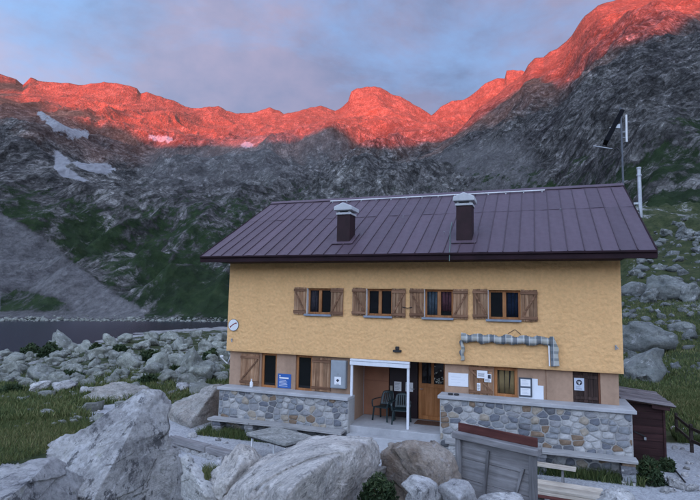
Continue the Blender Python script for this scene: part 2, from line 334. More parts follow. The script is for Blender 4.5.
# ------------------------------------------------------------------ near ground
RT_R = np.array([0, 27, 40, 65, 110, 190, 300]); RT_Z = np.array([0, 0, 0.76, 4.8, 15.9, 42.7, 75])
def shore_r(px): return np.interp(px, [-600, 0, 100, 200, 300], [79, 86, 112, 160, 175])
def ground_z(x, y, fine=True):
    x = np.asarray(x, float); y = np.asarray(y, float)
    dx = x-CAM[0]; dy = y-CAM[1]; r = np.hypot(dx, dy); az = np.arctan2(dx, dy)
    rel = np.clip(az+YAW, -1.25, 1.25); px = 350+FPX*np.tan(rel)*1.0
    wr = sstep(330, 640, px)
    se = shore_r(px)
    zl = -4.2*np.clip((r-22)/(se-22), 0, 1)**1.0-3.4*sstep(0, 45, r-se)
    zr = np.interp(r, RT_R, RT_Z)
    z = zl*(1-wr)+zr*wr
    z = np.where(np.abs(az+YAW) > 1.6, 0.0, z)
    d = np.hypot(x-0.6, (y+17.0))
    z = z+2.45*np.exp(-(d/6.6)**2.2)                     # the knoll the camera stands on
    if fine:
        P = np.stack([x, y, 0*x], -1)
        flat = 1-0.93*sstep(1, -2, np.maximum(np.maximum(-13-x, x-8), np.maximum(-6.5-y, y-9)))
        amp = flat*(0.05+0.35*sstep(18, 60, r))
        z = z+amp*fbm(P/3.1, 5, 0.5, 31)+flat*0.5*sstep(25, 60, r)*fbm(P/11.0, 4, 0.5, 33)
        rg = wr*sstep(30, 70, r)*(np.abs(az+YAW) < 1.5)
        m = rg > 0.01
        if np.any(m):
            e = np.zeros(z.shape); e[m] = relief(np.stack([x[m], y[m], z[m]], -1), r[m], 0.75); z = z+rg*e*0.6
    return z
# ------------------------------------------------------------------ terrain: objects
mA = terrain_masks(PA, rA, 'A'); PA2, nrA2 = add_back(PA, nrA, ncA, 1500, 500)
mA = {k: np.concatenate([v, np.zeros(3*ncA)]) for k, v in mA.items()}
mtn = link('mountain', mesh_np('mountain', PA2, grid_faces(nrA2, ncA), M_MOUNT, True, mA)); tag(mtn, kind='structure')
mB = terrain_masks(PB, rB, 'B'); PB2, nrB2 = add_back(PB, nrB, ncB, 700, 420)
mB = {k: np.concatenate([v, np.zeros(3*ncB)]) for k, v in mB.items()}
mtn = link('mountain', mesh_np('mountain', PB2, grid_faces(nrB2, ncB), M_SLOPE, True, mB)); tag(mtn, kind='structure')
# unseen ridge added behind the camera, crest shaped to cast the mountains' shadow line
TERM = [(-600, 70), (-100, 80), (0, 97), (8, 96), (14, 84), (20, 78), (26, 84), (36, 98), (48, 116), (60, 122), (78, 124), (98, 118), (118, 125), (135, 137), (150, 146), (180, 146), (215, 144), (250, 147), (290, 140), (315, 132), (331, 124), (345, 134), (357, 145), (380, 147), (400, 147), (430, 142), (452, 139), (480, 118), (505, 100), (526, 82), (545, 76), (560, 74), (580, 72), (600, 69), (615, 58), (628, 42), (650, 36), (680, 30), (690, 19), (700, 12), (760, -10), (900, -60)]
GA = PA.reshape(nrA, ncA, 3); GB = PB.reshape(nrB, ncB, 3)
def hit(px, py):
    G, pxs = (GA, PXA) if px < 455 else (GB, PXB)
    c = G[:, int(np.argmin(np.abs(pxs-px)))]; te = (c[:, 2]-CAM[2])/np.hypot(c[:, 0]-CAM[0], c[:, 1]-CAM[1])
    t = float(azte(px, py)[1]); i = int(np.argmax(te >= t)) if np.any(te >= t) else len(te)-1
    p = c[i].copy(); p[2] = CAM[2]+t*math.hypot(p[0]-CAM[0], p[1]-CAM[1]); return p
LAT = np.array([SUN_H[1], -SUN_H[0]]); BACK = 3600.0
tx = np.concatenate([np.linspace(-60, 0, 6), np.linspace(2, 700, 200), np.linspace(720, 900, 12)])
tu = []; tz = []
for px in tx:
    p = hit(px, float(np.interp(px, *zip(*TERM)))); rel = p[:2]-CAM[:2]
    along = rel@SUN_H; tu.append(rel@LAT); tz.append(p[2]+(BACK-along)*math.tan(SUN_EL))
tu = np.array(tu); tz = np.array(tz); o_ = np.argsort(tu); tu = tu[o_]; tz = tz[o_]
uu = np.linspace(-4200, 4200, 700); hw = 9.0
ridge = np.array([np.sum(tz*np.exp(-((tu-u)/hw)**2))/max(np.sum(np.exp(-((tu-u)/hw)**2)), 1e-9) if np.min(np.abs(tu-u)) < 2*hw else np.interp(u, tu, tz) for u in uu])
vv = np.array([-2200, -1500, -900, -420, -160, -40, 0, 60, 220, 600, 1300]); hv = np.array([0.0, 0.16, 0.42, 0.72, 0.9, 0.978, 1.0, 0.97, 0.86, 0.55, 0.0])
RP = []
for v, h in zip(vv, hv):
    x = CAM[0]+SUN_H[0]*(BACK+v)+LAT[0]*uu; y = CAM[1]+SUN_H[1]*(BACK+v)+LAT[1]*uu
    q = np.stack([x, y, ridge*h-20*(1-h)], -1); q[:, 2] += (70*fbm(q/420.0, 5, 0.55, 70))*(1 if abs(v) > 100 else 0)*min(1, h*2)
    RP.append(q)
RP = np.concatenate(RP)
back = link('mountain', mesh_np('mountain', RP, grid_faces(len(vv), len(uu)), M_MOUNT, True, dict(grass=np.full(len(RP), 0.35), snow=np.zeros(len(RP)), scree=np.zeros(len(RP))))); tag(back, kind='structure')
# ground: one polar sheet round the camera, fine in view
azs = np.concatenate([np.linspace(-math.pi, -YAW-0.72, 90, endpoint=False), np.linspace(-YAW-0.72, -YAW+0.72, 760, endpoint=False), np.linspace(-YAW+0.72, math.pi, 110)])
rr = np.concatenate([[0.05], np.geomspace(0.8, 250, 460), [700, 2200]])
RR, AZ = np.meshgrid(rr, azs, indexing='ij')
gx = CAM[0]+RR*np.sin(AZ); gy = CAM[1]+RR*np.cos(AZ); gz = ground_z(gx.ravel(), gy.ravel()).reshape(gx.shape)
relp = 350+FPX*np.tan(np.clip(AZ+YAW, -1.3, 1.3)); inb = np.abs(AZ+YAW) < 1.3
gz -= np.where(inb, sstep(330, 640, relp)*(1.0+0.10*np.maximum(RR-112, 0))*sstep(100, 125, RR), 0)
gz -= np.where((RR > 200) & inb, 12, 0)
gz = np.where(~inb & (RR > 260), -25.0, gz)
GP = np.stack([gx, gy, gz], -1).reshape(-1, 3)
gpx, gpy = proj(GP); inv = (GP-CAM)@FWD > 0.3
X_, Y_ = GP[:, 0], GP[:, 1]; GR = RR.ravel()
nz = fbm(np.stack([X_, Y_, 0*X_], -1)/1.7, 4, 0.5, 5)
grav = np.zeros(len(GP)); jx = X_+0.5*nz; jy = Y_+0.5*nz
def pathpoly(pts): return [tuple(onZ(a, b, 0.0)[:2]) for a, b in pts]
for poly in ([(-11.6, -7.0), (6.0, -9.5), (7.5, -4.0), (9.5, 1.0), (6.6, 5.0), (3.4, 4.2), (2.6, 0.4), (-10.9, 0.3)], pathpoly([(76, 406), (120, 401), (170, 404), (235, 412), (235, 445), (170, 440), (110, 424), (82, 413)])):
    grav[inpoly(poly, jx, jy)] = 1
grav *= (GR < 30)
rock = np.where(GR < 22, 0.10+0.25*nz, 0.28+0.35*nz)
n9 = fbm(GP/5.5, 5, 0.55, 77)
rock = np.where(inv & (gpx < 240) & (GR > 24), 0.34+0.55*nz, rock)
rock = np.where((np.abs(GP[:, 2]-LAKE_Z) < 0.8) & (GR > 60), 1.0, rock)
rock = np.where(inv & (gpx > 560) & (GR > 28), (0.30+0.62*n9)*sstep(26, 50, GR), rock)
grav = np.clip(grav*1.0, 0, 1)
GRAVEL_POLYS = [[(-11.6, -7.0), (6.0, -9.5), (7.5, -4.0), (9.5, 1.0), (6.6, 5.0), (3.4, 4.2), (2.6, -0.9), (-10.9, -0.9)], pathpoly([(76, 406), (120, 401), (170, 404), (235, 412), (235, 445), (170, 440), (110, 424), (82, 413)])]
for _ in range(3):                             # soft edge: the shader breaks it up with noise
    g2 = np.pad(grav.reshape(RR.shape), 2, 'edge'); grav = sum(g2[i:i+RR.shape[0], j:j+RR.shape[1]] for i in range(5) for j in range(5)).ravel()/25
ground = link('ground', mesh_np('ground', GP, (grid_faces(len(rr), len(azs))), M_GROUND, True, dict(grass=np.full(len(GP), 0.84)+0.45*nz, gravel=grav, rock=np.clip(rock, 0, 1)))); tag(ground, kind='structure')
# lake
kw = NT('lake_water', 0.22, 0.5); kw.b.inputs['IOR'].default_value = 1.33; kw.col((0.004, 0.009, 0.024)); kw.bump(kw.noise(1.0, 6, 0.65, kw.coord((0.45, 1.1, 1))), 0.30, 0.25)
th = np.linspace(-1.25, 0.35, 60); lr = np.array([55.0, 255.0])
lv = np.array([[CAM[0]+r_*math.sin(-YAW+t), CAM[1]+r_*math.cos(-YAW+t), LAKE_Z] for r_ in lr for t in th])
lake = link('lake', mesh_np('lake', lv, (grid_faces(2, 60)), kw.m)); tag(lake, kind='structure')
# ------------------------------------------------------------------ mesh helpers
def bx(bm, x0, x1, y0, y1, z0, z1):
    v = [bm.verts.new(p) for p in ((x0,y0,z0),(x1,y0,z0),(x1,y1,z0),(x0,y1,z0),(x0,y0,z1),(x1,y0,z1),(x1,y1,z1),(x0,y1,z1))]
    for f in ((3,2,1,0),(4,5,6,7),(0,1,5,4),(1,2,6,5),(2,3,7,6),(3,0,4,7)): bm.faces.new([v[i] for i in f])
def prism(bm, poly, y0, y1):                  # poly in (x, z), extruded along y; counter-clockwise seen from the front
    a = [bm.verts.new((x, y0, z)) for x, z in poly]; b = [bm.verts.new((x, y1, z)) for x, z in poly]; n = len(poly)
    bm.faces.new(a); bm.faces.new(b[::-1])
    for i in range(n): bm.faces.new((a[(i+1) % n], a[i], b[i], b[(i+1) % n]))
def tube(bm, pts, r, seg=8, r1=None, cap=True):
    pts = [Vector(p) for p in pts]; rings = []; n = len(pts); r1 = r if r1 is None else r1
    for i, p in enumerate(pts):
        t = (pts[min(i+1, n-1)]-pts[max(i-1, 0)]).normalized(); a = t.orthogonal().normalized() if i == 0 else (rings_a-t*rings_a.dot(t)).normalized()
        rings_a = a; b = t.cross(a); q = r+(r1-r)*i/max(n-1, 1)
        rings.append([bm.verts.new(p+(a*math.cos(k*2*math.pi/seg)+b*math.sin(k*2*math.pi/seg))*q) for k in range(seg)])
    for u, w in zip(rings, rings[1:]):
        for k in range(seg): bm.faces.new((u[k], u[(k+1) % seg], w[(k+1) % seg], w[k]))
    if cap: bm.faces.new(rings[0][::-1]); bm.faces.new(rings[-1])
def bar(bm, p0, p1, w, d, up=(0, 0, 1)):      # a square-cut timber from p0 to p1, width w across, depth d along up
    p0 = Vector(p0); p1 = Vector(p1); t = (p1-p0).normalized(); s = t.cross(Vector(up)).normalized(); u = s.cross(t)
    v = [bm.verts.new(p+s*a*w/2+u*b*d/2) for p in (p0, p1) for a, b in ((-1,-1),(1,-1),(1,1),(-1,1))]
    for f in ((3,2,1,0),(4,5,6,7),(0,1,5,4),(1,2,6,5),(2,3,7,6),(3,0,4,7)): bm.faces.new([v[i] for i in f])
def tomesh(name, bm, mat, bevel=0.0, smooth=False, segs=1):
    bmesh.ops.recalc_face_normals(bm, faces=bm.faces)
    if bevel: bmesh.ops.bevel(bm, geom=bm.edges[:], offset=bevel, segments=segs, affect='EDGES', profile=0.6, clamp_overlap=True)
    me = bpy.data.meshes.new(name); bm.to_mesh(me); bm.free()
    if smooth:
        for p in me.polygons: p.use_smooth = True
    if mat: me.materials.append(mat)
    return me
def part(name, fn, mat, parent=None, bevel=0.0, smooth=False, world=False):
    """one mesh object; fn fills a bmesh. world=True: coordinates are given in the world although the parent stands elsewhere"""
    bm = bmesh.new(); fn(bm); o = link(name, tomesh(name, bm, mat, bevel, smooth), parent)
    if world and parent is not None: o.matrix_parent_inverse = WM(parent).inverted()
    return o
def WM(o):
    m = Matrix.LocRotScale(o.location, o.rotation_euler, o.scale)
    return m if o.parent is None else WM(o.parent) @ o.matrix_parent_inverse @ m
def wpart(name, fn, mat, parent, bevel=0.0, smooth=False): return part(name, fn, mat, parent, bevel, smooth, True)
def empty(name, loc, label=None, cat=None, group=None, rz=0.0):
    o = bpy.data.objects.new(name, None); COL.objects.link(o); o.location = loc; o.rotation_euler = (0, 0, rz); o.empty_display_size = 0.2
    return tag(o, label, cat, group)
def copy_tree(o, parent=None):
    c = o.copy(); COL.objects.link(c); c.parent = parent
    for ch in list(o.children): copy_tree(ch, c)
    return c
# ------------------------------------------------------------------ materials of the hut and the furniture
def plain(name, c, rough=0.6, spec=0.4, var=0.0, sc=6.0, metal=0.0):
    k = NT(name, rough, spec); k.b.inputs['Metallic'].default_value = metal
    if var:
        n = k.noise(sc, 6, 0.62, k.coord()); k.col(k.mix(1.0, c, k.ramp(n, [(0.3, 1-var), (0.7, 1+var)]), 'MULTIPLY'))
    else: k.col(c)
    return k.m
def wood(name, dark, mid, light, axis='z', sc=1.0, rough=0.75, knots=True, tone=0.25):
    k = NT(name, rough, 0.25)
    s = {'x': (0.9, 14, 14), 'y': (14, 0.9, 14), 'z': (14, 14, 0.9)}[axis]; s = tuple(v*sc for v in s)
    r = k.rnd(); c = k.n('ShaderNodeTexCoord'); mp = k.n('ShaderNodeMapping'); mp.inputs['Scale'].default_value = s; k.l(c.outputs['Object'], mp.inputs[0])
    off = k.n('ShaderNodeCombineXYZ')
    for i in range(3): k.l(k.math('MULTIPLY', r, 37.0+11*i), off.inputs[i])
    k.l(off.outputs[0], mp.inputs['Location'])
    g = k.noise(1.0, 8, 0.65, mp.outputs[0], 0.8)
    col = k.ramp(g, [(0.28, dark), (0.5, mid), (0.72, light)])
    col = k.mix(1.0, col, k.ramp(r, [(0.0, 1-tone), (1.0, 1+tone)]), 'MULTIPLY')
    col = k.mix(0.6, col, k.ramp(k.noise(3.0*sc, 5, 0.6, k.coord()), [(0.3, 0.62), (0.65, 1.1)]), 'MULTIPLY')
    k.col(col); k.bump(g, 0.5, 0.004); return k.m
def mat_plaster(name, a, b, grain, st, dst, stain=0.25):
    k = NT(name, 0.95, 0.12); co = k.coord()
    n = k.noise(1.1, 8, 0.6, co); f = k.noise(grain, 5, 0.6, co)
    c = k.mix(n, a, b)
    c = k.mix(1.0, c, k.ramp(f, [(0.3, 0.90), (0.62, 1.04)]), 'MULTIPLY')
    drip = k.noise(1.0, 5, 0.6, k.coord((2.2, 2.2, 0.22)))
    c = k.mix(stain, c, k.ramp(drip, [(0.35, 0.55), (0.55, 1.05)]), 'MULTIPLY')
    k.col(c); b1 = k.bump(f, st, dst); k.bump(k.noise(grain*4, 4, 0.6, co), 0.3, dst*0.3, b1); return k.m
M_PLASTER = mat_plaster('ochre_roughcast', (0.79, 0.46, 0.205), (0.85, 0.52, 0.25), 11, 0.8, 0.03, 0.08)
M_LOWER = mat_plaster('brown_pink_plaster', (0.39, 0.255, 0.175), (0.46, 0.31, 0.22), 9, 0.3, 0.006, 0.3)
M_MORTAR = mat_plaster('mortar', (0.31, 0.305, 0.30), (0.48, 0.475, 0.465), 22, 0.7, 0.02, 0.3)
def mat_concrete(name='concrete', a=(0.33, 0.335, 0.35), b=(0.50, 0.50, 0.51)):
    k = NT(name, 0.9, 0.2); co = k.coord(); n = k.noise(3.0, 9, 0.65, co); f = k.noise(40, 4, 0.6, co)
    c = k.mix(n, a, b); c = k.mix(0.7, c, k.ramp(k.noise(1.0, 6, 0.7, co), [(0.3, 0.6), (0.6, 1.1)]), 'MULTIPLY'); k.col(c); k.bump(f, 0.3, 0.006); return k.m
M_CONC = mat_concrete()
M_SLATE = mat_concrete('bench_slab_stone', (0.24, 0.235, 0.235), (0.42, 0.41, 0.40))
def mat_stone():
    k = NT('wall_stone', 0.85, 0.25); co = k.coord(); r = k.rnd()
    base = k.ramp(r, [(0.0, (0.24, 0.25, 0.265)), (0.17, (0.135, 0.138, 0.15)), (0.28, (0.36, 0.355, 0.35)), (0.42, (0.21, 0.15, 0.105)), (0.52, (0.26, 0.26, 0.27)), (0.66, (0.34, 0.295, 0.24)), (0.74, (0.15, 0.16, 0.185)), (0.86, (0.42, 0.415, 0.41))], 'CONSTANT')
    base = k.mix(1.0, base, k.ramp(k.noise(9, 9, 0.7, co), [(0.3, 0.62), (0.68, 1.3)]), 'MULTIPLY')
    base = k.mix(k.ramp(k.noise(5, 8, 0.7, co), [(0.60, 0.0), (0.68, 0.7)]), base, (0.50, 0.49, 0.47))
    k.col(base); k.bump(k.noise(14, 8, 0.7, co), 0.7, 0.02); return k.m
M_STONE = mat_stone()
def mat_roof():
    k = NT('purple_brown_roof_sheet', 0.42, 0.5); co = k.coord(); r = k.rnd()
    c = k.mix(k.noise(0.8, 8, 0.6, co), (0.080, 0.052, 0.070), (0.110, 0.073, 0.096))
    c = k.mix(1.0, c, k.ramp(r, [(0.0, 0.88), (1.0, 1.14)]), 'MULTIPLY')
    st = k.noise(1.0, 8, 0.7, k.coord((9, 1.1, 1.1))); c = k.mix(0.5, c, k.ramp(st, [(0.35, 0.72), (0.62, 1.12)]), 'MULTIPLY')
    k.col(c); k.l(k.ramp(k.noise(2.2, 7, 0.65, co), [(0.3, 0.36), (0.7, 0.62)]), k.b.inputs['Roughness'])
    k.bump(k.noise(1.6, 4, 0.5, co), 0.18, 0.02); return k.m
M_ROOF = mat_roof()
M_FASCIA = plain('dark_purple_fascia', (0.022, 0.009, 0.013), 0.7, 0.2, 0.3, 2.0)
M_SEAM = plain('roof_seam', (0.060, 0.036, 0.048), 0.45, 0.5, 0.2, 3.0)
M_SHUT = wood('weathered_shutter_wood', (0.13, 0.062, 0.033), (0.32, 0.178, 0.10), (0.52, 0.335, 0.21))
M_SHUTB = wood('shutter_batten_wood', (0.085, 0.038, 0.022), (0.21, 0.108, 0.062), (0.36, 0.21, 0.13), 'x')
M_SHUTD = wood('dark_shutter_wood', (0.020, 0.012, 0.011), (0.045, 0.027, 0.023), (0.095, 0.060, 0.05))
M_FRAME = wood('window_frame_wood', (0.27, 0.11, 0.042), (0.42, 0.18, 0.068), (0.52, 0.25, 0.11), 'z', 1.0, 0.5, tone=0.1)
M_DOOR = wood('varnished_door_wood', (0.27, 0.105, 0.035), (0.42, 0.175, 0.062), (0.52, 0.24, 0.10), 'z', 0.6, 0.45, tone=0.08)
M_GLASS = NT('window_glass', 0.03, 0.5); M_GLASS.col((0.010, 0.011, 0.013)); M_GLASS.bump(M_GLASS.noise(2.0, 3, 0.5, M_GLASS.coord()), 0.05, 0.01); M_GLASS = M_GLASS.m
M_WHITE = plain('white_paint', (0.78, 0.79, 0.80), 0.5, 0.4, 0.06)
M_SILL = plain('pale_blue_grey_sill', (0.24, 0.275, 0.33), 0.6, 0.3, 0.2)
M_PAPER = plain('paper', (0.80, 0.81, 0.83), 0.8, 0.1, 0.05)
M_PRINT = plain('print_ink', (0.06, 0.06, 0.08), 0.8, 0.1)
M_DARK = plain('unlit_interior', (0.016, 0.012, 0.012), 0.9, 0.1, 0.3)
M_STEEL = plain('galvanised_steel', (0.42, 0.44, 0.47), 0.45, 0.5, 0.2, 8.0, 0.6)
M_ZINC = mat_concrete('chimney_cap_sheet', (0.44, 0.46, 0.49), (0.66, 0.67, 0.69))
M_BLACK = plain('black_metal', (0.02, 0.02, 0.022), 0.5, 0.5)
# ------------------------------------------------------------------ the hut
X0, X1 = -10.10, 2.12; ZB = 2.59; ZE = 5.62; YL = 0.15; YBK = 8.2
EX0, EX1 = -10.77, 2.845; EY, EZ = -0.78, 5.80; RY, RZ = 4.10, 8.54; SLP = (RZ-EZ)/(RY-EY)
hut = empty('mountain_hut', (-4.0, 4.0, 0.0), 'two-storey mountain hut with ochre upper wall, stone base and purple-brown metal roof', 'hut')
def span(p0, p1, y, Y):                       # pixel span to x range on a plane parallel to the front
    return float(onY(p0, y, Y)[0]), float(onY(p1, y, Y)[0])
def zat(px, py, Y): return float(onY(px, py, Y)[2])
WZ0, WZ1 = 3.93, 4.77
WIN = []
for a, b, c, d in ((294.4, 306.5, 331, 343.4), (352.5, 366, 392, 405.8), (410, 424, 453, 468), (473, 488, 520.5, 537.5)):
    y = 302+0.012*(a-294); WIN.append([float(onY(p, y, -0.02)[0]) for p in (a, b, c, d)])
def wall_sheet(x0, x1, z0, z1, holes, Y, step, amp, lam, seed):
    """the front sheet of a wall as a fine displaced grid with real openings"""
    def cuts(a, b, ex): 
        s = [v for v in np.arange(a, b, step)]+[b]+[e for e in ex if a < e < b]; s = sorted(s); o = [s[0]]
        for v in s[1:]:
            if v-o[-1] > step*0.35: o.append(v)
            elif any(abs(v-e) < 1e-9 for e in ex) or v == b: o[-1] = v
        return np.array(o)
    xs = cuts(x0, x1, [v for h in holes for v in h[:2]]); zs = cuts(z0, z1, [v for h in holes for v in h[2:]])
    XX, ZZ = np.meshgrid(xs, zs); P = np.stack([XX, np.full(XX.shape, Y), ZZ], -1).reshape(-1, 3)
    F = grid_faces(len(zs), len(xs)); cx = P[F, 0].mean(1); cz = P[F, 2].mean(1); keep = np.ones(len(F), bool); fade = np.ones(len(P))
    for a, b, c, d in holes:
        keep &= ~((cx > a) & (cx < b) & (cz > c) & (cz < d))
    u_ = P[:, 0]*0.87+P[:, 2]*0.5; v_ = -P[:, 0]*0.5+P[:, 2]*0.87; wp = fbm(np.stack([u_/0.31, v_/0.31, 0*u_], -1), 3, 0.5, seed+5)
    h = 0.55*fbm(np.stack([u_/lam+0.9*wp, v_/lam-0.9*wp, 0*u_], -1), 4, 0.6, seed)+0.45*fbm(np.stack([P[:, 0]/0.30, P[:, 2]/0.17, 0*u_+3], -1)+0.8*wp[:, None], 4, 0.62, seed+9, True)
    edge = np.minimum(np.minimum(P[:, 0]-x0, x1-P[:, 0]), np.minimum(P[:, 2]-z0, z1-P[:, 2]))
    for a, b, c, d in holes:
        dx = np.maximum(np.maximum(a-P[:, 0], P[:, 0]-b), 0); dz = np.maximum(np.maximum(c-P[:, 2], P[:, 2]-d), 0)
        edge = np.minimum(edge, np.hypot(dx, dz))
    P[:, 1] -= amp*(h+0.35)*sstep(0, 0.06, edge)
    return P, F[keep]
holes = [(w[1], w[2], WZ0, WZ1) for w in WIN]
P, F = wall_sheet(X0, X1, ZB, ZE+0.3, holes, 0.0, 0.026, 0.024, 0.075, 101)
o = link('upper_wall', mesh_np('upper_wall', P, F, M_PLASTER, True), hut); o.matrix_parent_inverse = WM(hut).inverted()
upper = o
def up_body(bm):
    y = 0.30
    # the box of the upper storey behind the front sheet, with gables; strips between the openings
    xs = [X0]+[v for w in WIN for v in (w[1], w[2])]+[X1]
    bx(bm, X0, X1, 0.002, y, ZB, WZ0); bx(bm, X0, X1, 0.002, y, WZ1, ZE+0.30)
    for i in range(0, len(xs), 2): bx(bm, xs[i], xs[i+1], 0.002, y, WZ0, WZ1)
    for xa, xb in ((X0, X0+0.3), (X1-0.3, X1)):
        a = [(y, ZB), (YBK, ZB), (YBK, ZE), (RY, RZ-0.22), (y, EZ+(y-EY)*SLP-0.22)]
        va = [bm.verts.new((xa, p, q)) for p, q in a]; vb = [bm.verts.new((xb, p, q)) for p, q in a]; bm.faces.new(va); bm.faces.new(vb[::-1])
        for i in range(5): bm.faces.new((va[i], vb[i], vb[(i+1) % 5], va[(i+1) % 5]))
    bx(bm, X0, X1, YBK, YBK+0.3, 0.0, ZE)
    bx(bm, X0, X1, y, YBK, ZB, ZB+0.12)
wpart('upper_wall_core', up_body, M_PLASTER, upper)
# lower storey: pieces of wall between the openings (windows, entrance)
lw = lambda px, py=372: float(onY(px, py, YL)[0])
LX0, LX1 = lw(229.5, 370), lw(619, 390); SLL, SLR = 1.45, 1.75     # tops of the left and right plinth slabs
ENT0, ENT1 = -5.56, -2.62; FLZ = 0.60
low_op = [(lw(261), lw(276.4)), (lw(295.5), lw(312)), (ENT0, ENT1), (lw(494, 382), lw(517.6, 382)), (lw(573, 389), lw(600.6, 389))]
xs_ = [LX0]+[v for q in low_op for v in q]+[LX1]
lower = None
for i in range(0, len(xs_), 2):
    def pier(bm):
        bx(bm, xs_[i], xs_[i+1], YL, YL+0.32, 0.0, ZB-0.003)
    o = wpart('lower_wall', pier, M_LOWER, hut, 0.006); lower = lower or o
for (a_, b_), z in zip(low_op, (SLL, SLL, None, SLR, SLR)):
    if z: wpart('sill_wall', lambda bm: bx(bm, a_, b_, YL+0.002, YL+0.318, 0.0, z-0.03), M_LOWER, hut)
for xa, xb, ya, yb in ((LX0, LX0+0.3, YL+0.32, YBK), (LX1-0.3, LX1, YL+0.32, YBK), (ENT0-0.12, ENT0, YL+0.32, 1.52), (ENT1, ENT1+0.12, YL+0.32, 1.52)):
    wpart('lower_wall', lambda bm: bx(bm, xa, xb, ya, yb, 0, ZB-0.003), M_LOWER, hut)
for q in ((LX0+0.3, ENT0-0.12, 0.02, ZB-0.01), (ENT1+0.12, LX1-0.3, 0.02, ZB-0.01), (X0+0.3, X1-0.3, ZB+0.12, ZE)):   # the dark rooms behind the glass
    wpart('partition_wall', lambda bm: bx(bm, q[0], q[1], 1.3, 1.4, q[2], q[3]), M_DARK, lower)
# roof -------------------------------------------------------------
def prism_x(bm, x0, x1, poly):
    a = [bm.verts.new((x0, y, z)) for y, z in poly]; b = [bm.verts.new((x1, y, z)) for y, z in poly]; n = len(poly)
    bm.faces.new(a[::-1]); bm.faces.new(b)
    for i in range(n): bm.faces.new((a[i], a[(i+1) % n], b[(i+1) % n], b[i]))
def roof_body(bm):
    e2 = 2*RY-EY
    prism_x(bm, EX0+0.02, EX1-0.02, [(EY+0.02, EZ-0.16), (RY, RZ-0.16), (e2-0.02, EZ-0.16), (e2-0.02, EZ-0.02), (RY, RZ-0.02), (EY+0.02, EZ-0.02)])
roof = wpart('roof', roof_body, M_FASCIA, hut)
wpart('soffit', lambda bm: bx(bm, X0-0.02, X1+0.02, EY+0.03, 0.30, EZ-0.205, EZ-0.165), M_FASCIA, roof)
def fascia(bm): bx(bm, EX0, EX1, EY-0.03, EY+0.015, EZ-0.215, EZ-0.015); bx(bm, EX0, EX1, EY-0.075, EY-0.032, EZ-0.07, EZ-0.01)
wpart('fascia', fascia, M_FASCIA, roof, 0.008)
for xa, xb in ((EX0-0.02, EX0+0.018), (EX1-0.018, EX1+0.02)):
    def barge(bm):
        e2 = 2*RY-EY
        prism_x(bm, xa, xb, [(EY, EZ-0.2), (RY, RZ-0.2), (e2, EZ-0.2), (e2, EZ+0.03), (RY, RZ+0.03), (EY, EZ+0.03)])
    wpart('bargeboard', barge, M_FASCIA, roof, 0.006)
NP = 33; PW = (EX1-EX0)/NP; SL = math.hypot(RY-EY, RZ-EZ); ang = math.atan2(RZ-EZ, RY-EY); JN = 0.60
def sheet(l, seed):
    rs = random.Random(seed)
    nx, ny = 4, 8; V = []; Fq = []
    for j in range(ny+1):
        for i in range(nx+1):
            u = i/nx; w = 0.006*math.sin(math.pi*u)*(0.4+rs.random())*(-1 if seed % 2 else 1)+rs.uniform(-0.002, 0.002)
            V.append((u*PW, j/ny*l, w+0.004))
    V = np.array(V); F = grid_faces(ny+1, nx+1)
    return mesh_np('roof_panel', V, F, M_ROOF, True)
lowS = [sheet(SL*JN, 1+i) for i in range(4)]; upS = [sheet(SL*(1-JN)-0.03, 11+i) for i in range(4)]
seamm = bmesh.new(); bx(seamm, -0.011, 0.011, 0, SL-0.02, -0.004, 0.032); seamm = tomesh('roof_seam', seamm, M_SEAM, 0.004)
def on_roof(name, me, x, s, lift=0.0, back=False):
    o = link(name, me, roof)
    if not back: m = Matrix.Translation((x, EY+s*math.cos(ang)-lift*math.sin(ang), EZ+s*math.sin(ang)+lift*math.cos(ang))) @ Matrix.Rotation(ang, 4, 'X')
    else: m = Matrix.Translation((x, 2*RY-EY-s*math.cos(ang)+lift*math.sin(ang), EZ+s*math.sin(ang)+lift*math.cos(ang))) @ Matrix.Rotation(math.pi, 4, 'Z') @ Matrix.Rotation(ang, 4, 'X')
    o.location, q, _ = m.decompose(); o.rotation_euler = q.to_euler(); return o
for bk in (False, True):
    for i in range(NP):
        x = EX0+i*PW+(PW if bk else 0)
        on_roof('roof_panel', lowS[(i*7+i//3) % 4], x, -0.015, random.uniform(0, 0.002), bk); on_roof('roof_panel', upS[(i*5+i//4) % 4], x, SL*JN-0.03, 0.007, bk)
        if i: on_roof('roof_seam', seamm, EX0+i*PW, -0.01, 0.0, bk)
def ridge_cap(bm):
    prism_x(bm, EX0-0.01, EX1+0.01, [(RY-0.17, RZ-0.17*SLP+0.045), (RY, RZ+0.05), (RY+0.17, RZ-0.17*SLP+0.045), (RY+0.17, RZ-0.17*SLP+0.06), (RY, RZ+0.075), (RY-0.17, RZ-0.17*SLP+0.06)])
wpart('ridge_cap', ridge_cap, M_ROOF, roof)
def roofpt(px, py, lift=0.0):
    d = ray(px, py); t = (EZ+lift+(CAM[1]-EY)*SLP-CAM[2])/(d[2]-SLP*d[1]); return CAM+d*t
a = roofpt(331, 202.4); b = roofpt(545, 192.6); ys = float((a[1]+b[1])/2); zs = EZ+(ys-EY)*SLP
def rail(bm): bx(bm, float(a[0]), float(b[0]), ys-0.045, ys+0.01, zs+0.045, zs+0.085)
wpart('snow_rail', rail, M_STEEL if False else M_WHITE, roof, 0.008)
def brackets(bm):
    n = 14
    for i in range(n):
        x = float(a[0])+0.1+(float(b[0])-float(a[0])-0.2)*i/(n-1); bx(bm, x-0.02, x+0.02, ys-0.02, ys+0.02, zs-0.01, zs+0.046)
wpart('rail_bracket', brackets, M_STEEL, roof)
